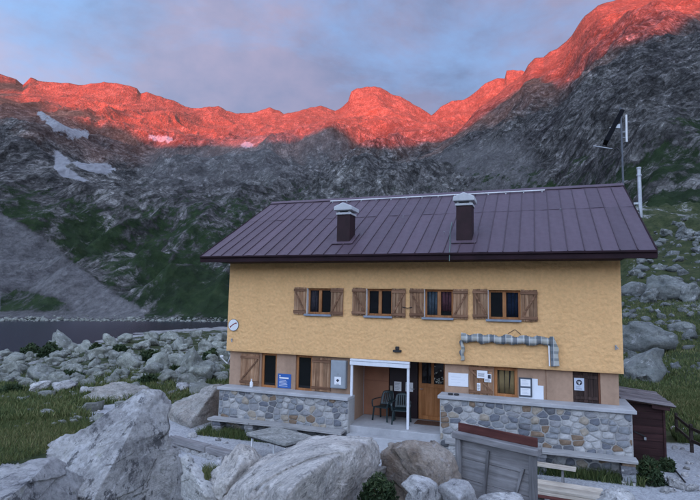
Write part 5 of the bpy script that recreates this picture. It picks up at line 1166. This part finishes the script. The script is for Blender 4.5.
def roll(bm, path, rad_, seed, n=64, seg=12, flat=0.75):
    rs = np.random.default_rng(seed); pts = np.array(path, float); s = np.linspace(0, 1, n); cum = np.r_[0, np.cumsum(np.linalg.norm(np.diff(pts, axis=0), axis=1))]; cum /= cum[-1]
    C_ = np.stack([np.interp(s, cum, pts[:, i]) for i in range(3)], -1); rings = []
    for i in range(n):
        t = C_[min(i+1, n-1)]-C_[max(i-1, 0)]; t /= np.linalg.norm(t); a = np.array([0, 1, 0]); b = np.cross(t, a); 
        rr_ = rad_*(0.95+0.10*math.sin(i*0.37+seed)+0.07*math.sin(i*1.13+2*seed)+0.05*math.sin(i*2.7)); off = 0.02*math.sin(i*0.55+seed)
        rings.append([bm.verts.new(tuple(C_[i]+b*(rr_*math.cos(k*2*math.pi/seg)*(1+0.12*math.sin(3*k+i*0.6))+off)+a*rr_*flat*math.sin(k*2*math.pi/seg))) for k in range(seg)])
    for u, v in zip(rings, rings[1:]):
        for k in range(seg): bm.faces.new((u[k], u[(k+1) % seg], v[(k+1) % seg], v[k]))
    bm.faces.new(rings[0][::-1]); bm.faces.new(rings[-1])
wpart('cloth_roll', lambda bm: roll(bm, [(ax0-0.02, -0.10, az0), (0.5*(ax0+ax1), -0.10, 0.5*(az0+az1)-0.015), (ax1+0.03, -0.10, az1)], 0.125, 2), M_PLAID, e, 0, True)
q0 = onY(462, 340, -0.09); q1 = onY(462.2, 360.5, -0.09)
wpart('hanging_end', lambda bm: roll(bm, [(float(q0[0]), -0.09, float(q0[2])), (float(q0[0])+0.01, -0.09, 0.5*float(q0[2]+q1[2])), (float(q1[0]), -0.08, float(q1[2]))], 0.062, 3, 24, 8), M_PLAID, e, 0, True)
def flap(bm):
    P_ = [onY(a, b, -0.10) for a, b in ((549.5, 336.5), (553.5, 336.5), (559.0, 349), (558.2, 355), (559.6, 366), (551, 366.5))]
    prism(bm, [(float(v[0]), float(v[2])) for v in P_][::-1], -0.135, -0.06)
fl = wpart('hanging_end', flap, M_PLAID, e, 0.012)
a_ = onY(548.8, 343, -0.11); b_ = onY(549.6, 366, -0.11); wpart('edge_rail', lambda bm: bar(bm, (float(a_[0]), -0.11, float(a_[2])), (float(b_[0]), -0.11, float(b_[2])), 0.035, 0.06, (0, 1, 0)), M_WHITE, e, 0.004)
u0 = onY(508, 333.5, -0.02); u1 = onY(515, 329.5, -0.02); u2 = onY(521, 334.5, -0.02); wpart('hanging_cord', lambda bm: tube(bm, [tuple(map(float, u0)), tuple(map(float, u1)), tuple(map(float, u2))], 0.008, 5), M_BLACK, e)
x_ = float(onY(546, 385, YL)[0]); o = part('cable', lambda bm: tube(bm, [(x_, YL-0.008, 1.76), (x_+0.005, YL-0.008, 2.2), (x_, YL-0.008, ZB-0.01)], 0.006, 5), M_SHUTB); tag(o, 'thin cable running down the wall between panel and hatch', 'cable')
# satellite dish -------------------------------------------------------
dc = Vector((-10.32, 0.75, 2.32)); e = empty('satellite_dish', (LX0, 0.75, 2.2), 'pale satellite dish with feed arm on the side wall of the hut', 'dish')
ax = Vector((-0.80, -0.52, 0.30)).normalized(); s1 = ax.orthogonal().normalized(); s2 = ax.cross(s1)
def dish(bm):
    n = 24; rings = []
    for j in range(6):
        rr_ = 0.30*j/5; off = 0.09*(j/5)**2
        rings.append([bm.verts.new(dc+ax*off+(s1*math.cos(k*2*math.pi/n)+s2*math.sin(k*2*math.pi/n))*max(rr_, 0.002)) for k in range(n)])
    for u, v in zip(rings, rings[1:]):
        for k in range(n): bm.faces.new((u[k], u[(k+1) % n], v[(k+1) % n], v[k]))
M_DISH = plain('dish_enamel', (0.48, 0.50, 0.53), 0.5, 0.4, 0.1)
o = wpart('reflector', dish, M_DISH, e, 0, True); m = o.modifiers.new('thick', 'SOLIDIFY'); m.thickness = 0.012
wpart('feed_arm', lambda bm: tube(bm, [dc+Vector((0, 0, -0.30)), dc+ax*0.20+Vector((0, 0, -0.30)), dc+ax*0.42+Vector((0, 0, -0.16))], 0.022, 8), M_WHITE, e)
wpart('feed_horn', lambda bm: tube(bm, [dc+ax*0.46+Vector((0, 0, -0.15)), dc+ax*0.34+Vector((0, 0, -0.10))], 0.045, 10), M_WHITE, e)
wpart('bracket', lambda bm: tube(bm, [dc, dc-ax*0.10+Vector((0.05, 0, -0.05)), Vector((LX0+0.02, 0.85, 2.2))], 0.025, 8), M_STEEL, e)
# plastic chairs --------------------------------------------------------
M_PLASTIC = plain('dark_green_plastic', (0.014, 0.030, 0.034), 0.38, 0.5, 0.15, 5)
def chair(loc, rz, label):
    e = empty('plastic_chair', loc, label, 'chair', None, rz)                       # faces -y
    def loft(bm, secs, t):
        """thick curved sheet from rows of points"""
        top = [[bm.verts.new(p) for p in r] for r in secs]
        for u, v in zip(top, top[1:]):
            for k in range(len(u)-1): bm.faces.new((u[k], u[k+1], v[k+1], v[k]))
    rows = [[((u-0.5)*(0.46-0.04*j/6), -0.22+0.44*j/6, 0.44-0.018*math.sin(math.pi*u)*math.sin(math.pi*j/6)-0.02*j/6-(0.025 if j == 0 else 0)) for u in np.linspace(0, 1, 9)] for j in range(7)]
    o = part('seat', lambda bm: loft(bm, rows, 0), M_PLASTIC, e, 0, True); o.modifiers.new('t', 'SOLIDIFY').thickness = 0.014
    def back(bm):
        # frame of the back with a rounded top, and vertical slats inside it
        def pt(u, h):
            hw = 0.225+0.02*math.sin(math.pi*min(h, 1)); top = 0.38+0.075*math.sqrt(max(0, 1-(2*u-1)**2)); z = 0.43+top*h; y = 0.20+0.13*h+0.05*(1-(2*u-1)**2)*1.0-0.03; return ((u-0.5)*2*hw*(1-0.10*h), y, z)
        us = np.linspace(0, 1, 22); hs = np.linspace(0, 1, 12); vs = [[bm.verts.new(pt(u, h)) for u in us] for h in hs]
        for j in range(11):
            for k in range(21):
                hole = 2 <= j <= 8 and (k in (4, 7, 10, 13, 16) or k in (5, 8, 11, 14, 17)) and k not in (6, 9, 12, 15)
                if not (hole and k % 3 == 1): bm.faces.new((vs[j][k], vs[j][k+1], vs[j+1][k+1], vs[j+1][k]))
    o = part('backrest', back, M_PLASTIC, e, 0, True); o.modifiers.new('t', 'SOLIDIFY').thickness = 0.016
    for s in (-1, 1):
        def leg(bm, y0, y1):
            bar(bm, (s*0.27, y1, 0.0), (s*0.235, y0, 0.43), 0.05, 0.035, (0, 1, 0)); 
        part('leg', lambda bm: leg(bm, -0.20, -0.24), M_PLASTIC, e, 0.008); part('leg', lambda bm: leg(bm, 0.20, 0.27), M_PLASTIC, e, 0.008)
        def arm(bm):
            pts = [(s*0.265, -0.245, 0.42), (s*0.285, -0.25, 0.56), (s*0.29, -0.22, 0.635), (s*0.285, -0.05, 0.65), (s*0.27, 0.12, 0.645), (s*0.235, 0.24, 0.66)]
            for a, b in zip(pts, pts[1:]): bar(bm, a, b, 0.05, 0.022, (0, 0, 1) if abs(b[2]-a[2]) < 0.06 else (0, 1, 0))
        part('armrest', arm, M_PLASTIC, e, 0.006)
    return e
c1 = onZ(379.5, 421.5, FLZ); chair((float(c1[0])+0.05, float(c1[1])+0.28, FLZ), rad(-14), 'dark green plastic armchair in the porch against the brown panel')
c2 = onZ(397.5, 425.5, FLZ); chair((float(c2[0])+0.04, float(c2[1])+0.32, FLZ), rad(8), 'dark green plastic armchair in the porch behind the white post')
# ------------------------------------------------------------------ stone benches along the plinths
def stone_block(name, x0, x1, y0, y1, z0, z1, mat, parent, seed, amp=0.015):
    def f(bm):
        bx(bm, x0, x1, y0, y1, z0, z1); bmesh.ops.subdivide_edges(bm, edges=bm.edges[:], cuts=3, use_grid_fill=True)
        rs = random.Random(seed)
        for v in bm.verts: v.co += Vector((rs.uniform(-amp, amp), rs.uniform(-amp, amp), rs.uniform(-amp, amp)*0.5))
    return wpart(name, f, mat, parent)
def stone_bench(xs, z, y0, y1, piers, label, th=0.07):
    e = empty('stone_bench', (0.5*(xs[0]+xs[-1]), 0.5*(y0+y1), 0.0), label, 'bench')
    for i, (a, b) in enumerate(zip(xs, xs[1:])): stone_block('slab', a+0.004, b-0.004, y0+0.02*(i % 2), y1, z-th+0.006*(i % 2), z+0.006*(i % 2), M_SLATE, e, int(a*10), 0.008)
    for i, x in enumerate(piers):
        k = 0
        zz = -0.05
        while zz < z-th-0.01:
            h = min(random.Random(i*9+k).uniform(0.12, 0.2), z-th-zz); 
            if z-th-zz-h < 0.06: h = z-th-zz
            stone_block('stone', x-0.16+0.02*(k % 2), x+0.16-0.015*((k+1) % 2), y0+0.08, y1-0.02, zz+0.004, zz+h-0.004, M_STONE, e, i*31+k, 0.012); zz += h; k += 1
    return e
BY0, BY1 = -0.86, YS-0.035
stone_bench((-10.15, -8.62, -5.50), 0.50, BY0, BY1, (-9.85, -8.66, -7.1, -5.75), 'long stone bench with piers against the left plinth')
stone_bench((-2.45, 0.05, 2.26), 0.60, BY0, BY1, (-2.2, 0.0, 2.05), 'long stone bench with piers against the right plinth')
# slab table
M_TABLE = mat_rock('table_slate', ((0.16, 0.165, 0.16), (0.27, 0.275, 0.265), (0.42, 0.42, 0.40)), 0.6, 2.5)
e = empty('stone_table', (-6.62, -2.58, 0.0), 'low table with a lichened slate top and pale metal legs', 'table', None, rad(-20)); 
def ttop(bm):
    bx(bm, -0.78, 0.78, -0.52, 0.52, 0.66, 0.73); bmesh.ops.subdivide_edges(bm, edges=bm.edges[:], cuts=4, use_grid_fill=True); rs = random.Random(2)
    for v in bm.verts: v.co += Vector((rs.uniform(-.008, .008), rs.uniform(-.008, .008), rs.uniform(-.006, .006)))
part('table_top', ttop, M_TABLE, e)
part('apron', lambda bm: bx(bm, -0.74, 0.74, -0.48, 0.48, 0.61, 0.655), M_BLACK, e)
for sx in (-1, 1):
    for sy in (-1, 1): part('leg', lambda bm: bx(bm, sx*0.66-0.025, sx*0.66+0.025, sy*0.40-0.025, sy*0.40+0.025, -0.02, 0.61), M_WHITE, e, 0.004)
# timber beam edging the path
M_GREYWOOD = wood('silvered_timber', (0.14, 0.13, 0.13), (0.27, 0.26, 0.265), (0.42, 0.41, 0.415), 'x', 0.8)
M_GREYWOODZ = wood('silvered_post', (0.10, 0.095, 0.095), (0.20, 0.195, 0.20), (0.33, 0.32, 0.325), 'z', 0.8)
M_PALEWOOD = wood('pale_planks', (0.30, 0.25, 0.20), (0.46, 0.40, 0.33), (0.62, 0.56, 0.48), 'x', 0.8)
M_REDWOOD = wood('red_brown_board', (0.055, 0.018, 0.016), (0.105, 0.034, 0.030), (0.16, 0.06, 0.05), 'x', 0.8)
a_ = onZ(172, 437.5, 0.22); b_ = onZ(240, 455.5, 0.22); d_ = (b_-a_); L_ = float(np.hypot(d_[0], d_[1])); e = empty('timber_beam', (float(a_[0]), float(a_[1]), 0.0), 'long silvered timber beam laid along the gravel path', 'beam', None, math.atan2(d_[1], d_[0]))
part('beam', lambda bm: bx(bm, 0, L_*0.56, -0.13, 0.13, 0.10, 0.27), M_GREYWOOD, e, 0.012); part('beam', lambda bm: bx(bm, L_*0.565, L_+0.5, -0.12, 0.14, 0.09, 0.26), M_GREYWOOD, e, 0.012)
for i in range(9):
    x = i*L_/8; o = link('stone', boulder(i, M_ROCK_NEAR), e); o.location = (x+0.1, -0.10, 0.0); o.scale = (0.20, 0.14, 0.13)
# board enclosure ---------------------------------------------------------
a_ = atR(457.5, 436, 10.5); b_ = atR(538, 451, 9.75); zt = 0.5*float(a_[2]+b_[2]); d_ = b_-a_; L_ = float(np.hypot(d_[0], d_[1])); gz0 = float(ground_z(np.array([a_[0]]), np.array([a_[1]]))[0])
e = empty('board_enclosure', (float(a_[0]), float(a_[1]), gz0), 'silvered board enclosure with posts, braces and a red-brown top board', 'enclosure', None, math.atan2(d_[1], d_[0])); H = zt-gz0
n = 5; hb = (H+0.1-0.02)/n
for i in range(n): part('plank', lambda bm: bx(bm, 0.06, L_-0.06, 0.0, 0.03, -0.12+i*hb+0.004, -0.12+(i+1)*hb-0.004), M_GREYWOOD, e, 0.004)
for x, w_ in ((0.06, 0.10), (L_-0.07, 0.12)): part('post', lambda bm: bx(bm, x-w_/2, x+w_/2, -0.10, -0.002, -0.15, H-0.04), M_GREYWOODZ, e, 0.008)
part('top_rail', lambda bm: bx(bm, -0.04, L_+0.04, -0.14, 0.06, H-0.04, H+0.07), M_GREYWOOD, e, 0.01)
part('top_board', lambda bm: bx(bm, 0.0, L_-0.02, 0.02, 0.05, H+0.072, H+0.23), M_REDWOOD, e, 0.006)
part('brace', lambda bm: bar(bm, (L_*0.42, -0.030, H-0.16), (L_*0.33, -0.034, 0.25), 0.05, 0.055, (0, 1, 0)), M_GREYWOODZ, e, 0.004)
part('brace', lambda bm: bar(bm, (L_*0.84, -0.030, H-0.32), (L_*0.60, -0.034, 0.22), 0.05, 0.05, (0, 1, 0)), M_GREYWOODZ, e, 0.004)
# plank bench and stacked planks
a_ = onZ(535, 461.5, 0.47); b_ = onZ(576, 467.5, 0.47); d_ = b_-a_; L_ = float(np.hypot(d_[0], d_[1])); e = empty('plank_bench', (float(a_[0])-0.6, float(a_[1]), 0.0), 'pale single-plank bench before the stone bench', 'bench', None, math.atan2(d_[1], d_[0]))
part('seat', lambda bm: bx(bm, 0, L_+0.6, -0.13, 0.13, 0.42, 0.47), M_PALEWOOD, e, 0.006)
for x in (0.25, L_+0.3): part('trestle', lambda bm: (bar(bm, (x, -0.13, 0), (x, 0.02, 0.42), 0.05, 0.05, (1, 0, 0)), bar(bm, (x, 0.13, 0), (x, -0.02, 0.42), 0.05, 0.05, (1, 0, 0))), M_GREYWOODZ, e)
a_ = onZ(534, 482, 0.40); b_ = onZ(603, 492.5, 0.40); d_ = b_-a_; L_ = float(np.hypot(d_[0], d_[1])); e = empty('plank_stack', (float(a_[0]), float(a_[1]), 0.0), 'stack of long pale planks beside the board enclosure', 'planks', None, math.atan2(d_[1], d_[0]))
for j in range(3):
    for i in range(4):
        rs = random.Random(i*5+j); dx = rs.uniform(-0.08, 0.08); y0 = -0.36+i*0.16; m_ = M_PALEWOOD if (j > 0 or i > 1) else M_REDWOOD
        part('plank', lambda bm: bx(bm, dx, L_+dx, y0+0.004, y0+0.156, 0.20+j*0.068, 0.264+j*0.068), m_, e, 0.005)
for x in (0.3, L_-0.35): part('bearer', lambda bm: bx(bm, x-0.06, x+0.06, -0.38, 0.34, 0.0, 0.198), M_GREYWOODZ, e, 0.006)
# ------------------------------------------------------------------ shed
M_SHED = wood('dark_red_shed_boards', (0.018, 0.008, 0.009), (0.042, 0.018, 0.019), (0.075, 0.034, 0.034), 'x', 0.7)
M_SHINGLE = wood('weathered_roof_boards', (0.10, 0.088, 0.095), (0.19, 0.17, 0.18), (0.32, 0.295, 0.30), 'x', 0.9)
sy = 1.20; q = onZ(665, 464.3, 0.0); sy = float(q[1]); sx1 = float(q[0]); sx0 = PLR[1]+0.02
zr = float(onY(663, 408.6, sy)[2]); pr = onY(675.5, 406.5, sy-0.25); pl = onY(621, 398, sy-0.25); slope = float((pr[2]-pl[2])/(pr[0]-pl[0]))
e = empty('tool_shed', (0.5*(sx0+sx1), sy+1.0, 0.0), 'dark red-brown wooden lean-to shed with weathered board roof at the hut end', 'shed')
def rz_(x): return float(pl[2])+slope*(x-float(pl[0]))
n = 11
for i in range(n):
    z0_, z1_ = i*0.2, (i+1)*0.2
    def brd(bm):
        # each board cut to the slope of the roof
        poly = clip([(sx0, z0_+0.003), (sx1, z0_+0.003), (sx1, z1_-0.003), (sx0, z1_-0.003)], -slope, 1, rz_(0)-0.06)
        if len(poly) > 2: prism(bm, poly, sy, sy+0.035)
    bmt = bmesh.new(); brd(bmt); ok = len(bmt.faces) > 0; bmt.free()
    if ok: wpart('front_board', brd, M_SHED, e, 0.004)
for i in range(8): wpart('side_board', lambda bm: bx(bm, sx1-0.035, sx1, sy+0.037, sy+2.2, i*0.2+0.003, min((i+1)*0.2-0.003, rz_(sx1)-0.07)), M_SHED, e, 0.004)
wpart('corner_post', lambda bm: bx(bm, sx1-0.01, sx1+0.05, sy-0.03, sy+0.06, 0, rz_(sx1)-0.07), M_SHED, e, 0.006)
rx0, rx1 = sx0-0.05, float(pr[0]); sl_ = math.atan(slope); lr_ = (rx1-rx0)/math.cos(sl_)
rf = wpart('roof', lambda bm: prism(bm, [(rx0, rz_(rx0)-0.055), (rx1, rz_(rx1)-0.055), (rx1, rz_(rx1)-0.02), (rx0, rz_(rx0)-0.02)], sy-0.22, sy+2.3), M_SHUTD, e)
for i in range(13):
    y0 = sy-0.25+i*0.2; dx = random.uniform(-0.03, 0.04)
    wpart('roof_board', lambda bm: prism(bm, [(rx0, rz_(rx0)-0.018), (rx1+dx, rz_(rx1+dx)-0.018), (rx1+dx, rz_(rx1+dx)+0.012+0.01*(i % 2)), (rx0, rz_(rx0)+0.012+0.01*(i % 2))], y0+0.004, y0+0.197), M_SHINGLE, rf, 0.004)
for yy in (sy-0.15, sy+1.0): wpart('rafter_end', lambda bm: bar(bm, (sx1-0.3, yy, rz_(sx1-0.3)-0.11), (rx1-0.12, yy, rz_(rx1-0.12)-0.11), 0.09, 0.10), M_SHED, e, 0.006)
q = onY(639, 434, sy-0.03); wpart('latch', lambda bm: bar(bm, (float(q[0])-0.12, sy-0.02, float(q[2])+0.06), (float(q[0])+0.16, sy-0.02, float(q[2])-0.05), 0.03, 0.03), M_BLACK, e)
wpart('padlock', lambda bm: bx(bm, float(q[0])+0.12, float(q[0])+0.18, sy-0.05, sy-0.005, float(q[2])-0.15, float(q[2])-0.07), M_STEEL, e, 0.006)
# fence ------------------------------------------------------------------
M_FENCE = wood('dark_fence_wood', (0.022, 0.016, 0.015), (0.05, 0.036, 0.033), (0.10, 0.075, 0.07), 'x', 0.9)
fp = [hitground(677, 438.6)[0], hitground(692, 452.5)[0]]; fp.append(fp[1]+(fp[1]-fp[0])*1.0+np.array([0.4, 0, 0])); fp[2][2] = float(ground_z(fp[2][:1], fp[2][1:2])[0])
e = empty('wooden_fence', tuple(map(float, fp[0])), 'dark wooden rail fence beside the gravel path', 'fence')
for p in fp: wpart('post', lambda bm: bar(bm, (p[0], p[1], p[2]-0.15), (p[0], p[1], p[2]+0.84), 0.09, 0.09, (1, 0, 0)), M_FENCE, e, 0.01)
for a_, b_ in zip(fp, fp[1:]):
    for h_ in (0.72, 0.36): wpart('rail', lambda bm: bar(bm, (a_[0], a_[1]-0.06, a_[2]+h_), (b_[0], b_[1]-0.06, b_[2]+h_-0.02), 0.04, 0.09), M_FENCE, e, 0.006)
a_ = onZ(671, 465, 0.06); b_ = onZ(685, 482, 0.05); o = part('iron_bar', lambda bm: tube(bm, [tuple(map(float, a_)), tuple(map(float, b_))], 0.022, 8), M_BLACK); tag(o, 'dark iron bar lying on the gravel beside the shed', 'bar')
# mast -------------------------------------------------------------------
YM = 4.75
m0 = onY(623, 190, YM); m1 = onY(621, 107.5, YM); zb = EZ+(2*RY-EY-YM)*SLP-0.1
e = empty('antenna_mast', (float(m0[0]), YM, zb), 'dark antenna mast with solar panel and aerials behind the roof ridge', 'mast')
mx_ = float(m1[0])*0.5+float(m0[0])*0.5
wpart('pole', lambda bm: tube(bm, [(mx_, YM, zb), (mx_, YM, float(m1[2]))], 0.035, 10), plain('grey_mast', (0.10, 0.11, 0.13), 0.5, 0.4, 0.2), e)
def pm(px, py, Y=YM): v = onY(px, py, Y); return Vector((float(v[0]), float(v[1]), float(v[2])))
def panel(bm):
    a = pm(620.6, 109.0, YM-0.05); b = pm(604.5, 139.5, YM-0.05); t = (b-a).normalized(); nrm = Vector((0, 1, 0)); s = t.cross(nrm)
    w_ = Vector((0.0, 0.62, 0.0)); th = s*0.15
    v = [bm.verts.new(x) for x in (a, b, b+w_, a+w_, a+th, b+th, b+w_+th, a+w_+th)]
    for f in ((3,2,1,0),(4,5,6,7),(0,1,5,4),(1,2,6,5),(2,3,7,6),(3,0,4,7)): bm.faces.new([v[i] for i in f])
wpart('solar_panel', panel, plain('dark_panel', (0.010, 0.011, 0.015), 0.8, 0.1), e)
wpart('panel_bracket', lambda bm: prism(bm, [(pm(609, 127.8).x, pm(609, 127.8).z), (pm(621, 128.2).x, pm(621, 128.2).z), (pm(620.5, 123.5).x, pm(620.5, 123.5).z)], YM-0.01, YM+0.02), M_STEEL, e)
wpart('dipole_aerial', lambda bm: tube(bm, [pm(626.8, 142), pm(626.6, 138), pm(626.2, 115)], 0.035, 8), M_WHITE, e)
wpart('aerial_clamp', lambda bm: (tube(bm, [pm(621.5, 132), pm(627, 132)], 0.016, 6), tube(bm, [pm(621.5, 137.5), pm(627, 138)], 0.016, 6)), M_STEEL, e)
wpart('yagi_aerial', lambda bm: (tube(bm, [pm(593, 146, YM-0.1), pm(614, 149.2, YM)], 0.022, 8), [tube(bm, [pm(x, 146+(x-593)*0.15, YM-0.35), pm(x, 146+(x-593)*0.15, YM+0.25)], 0.010, 6) for x in (594, 598, 602, 606, 610)]), M_STEEL, e)
wpart('aerial_arm', lambda bm: tube(bm, [pm(612, 149, YM), pm(617, 148.5, YM), pm(620, 151, YM), pm(622, 157, YM)], 0.03, 8), M_BLACK, e)
YQ = next(y for y in np.arange(1.0, 9, 0.02) if pm(638.8, 190, y).x > EX1+0.12); YQ = float(YQ)
q0 = pm(638.8, 169, YQ); gzq = pm(639, 218, YQ).z
e = empty('flue_pipe', (q0.x, YQ, gzq), 'grey steel flue pipe clamped to the gable edge of the roof', 'pipe')
wpart('pipe', lambda bm: tube(bm, [(q0.x, YQ, gzq), (q0.x, YQ, q0.z)], 0.055, 14), M_STEEL, e, 0, False)
wpart('pipe_cap', lambda bm: tube(bm, [(q0.x, YQ, q0.z), (q0.x, YQ, q0.z+0.05)], 0.068, 14), M_STEEL, e)
wpart('clamp', lambda bm: tube(bm, [(q0.x, YQ, q0.z-0.22), (q0.x, YQ, q0.z-0.17)], 0.072, 14), M_STEEL, e)
wpart('bracket', lambda bm: [bx(bm, EX1-0.03, q0.x, YQ-0.03, YQ+0.03, z_-0.03, z_+0.03) for z_ in (gzq+0.15, gzq+0.45)], M_STEEL, e)
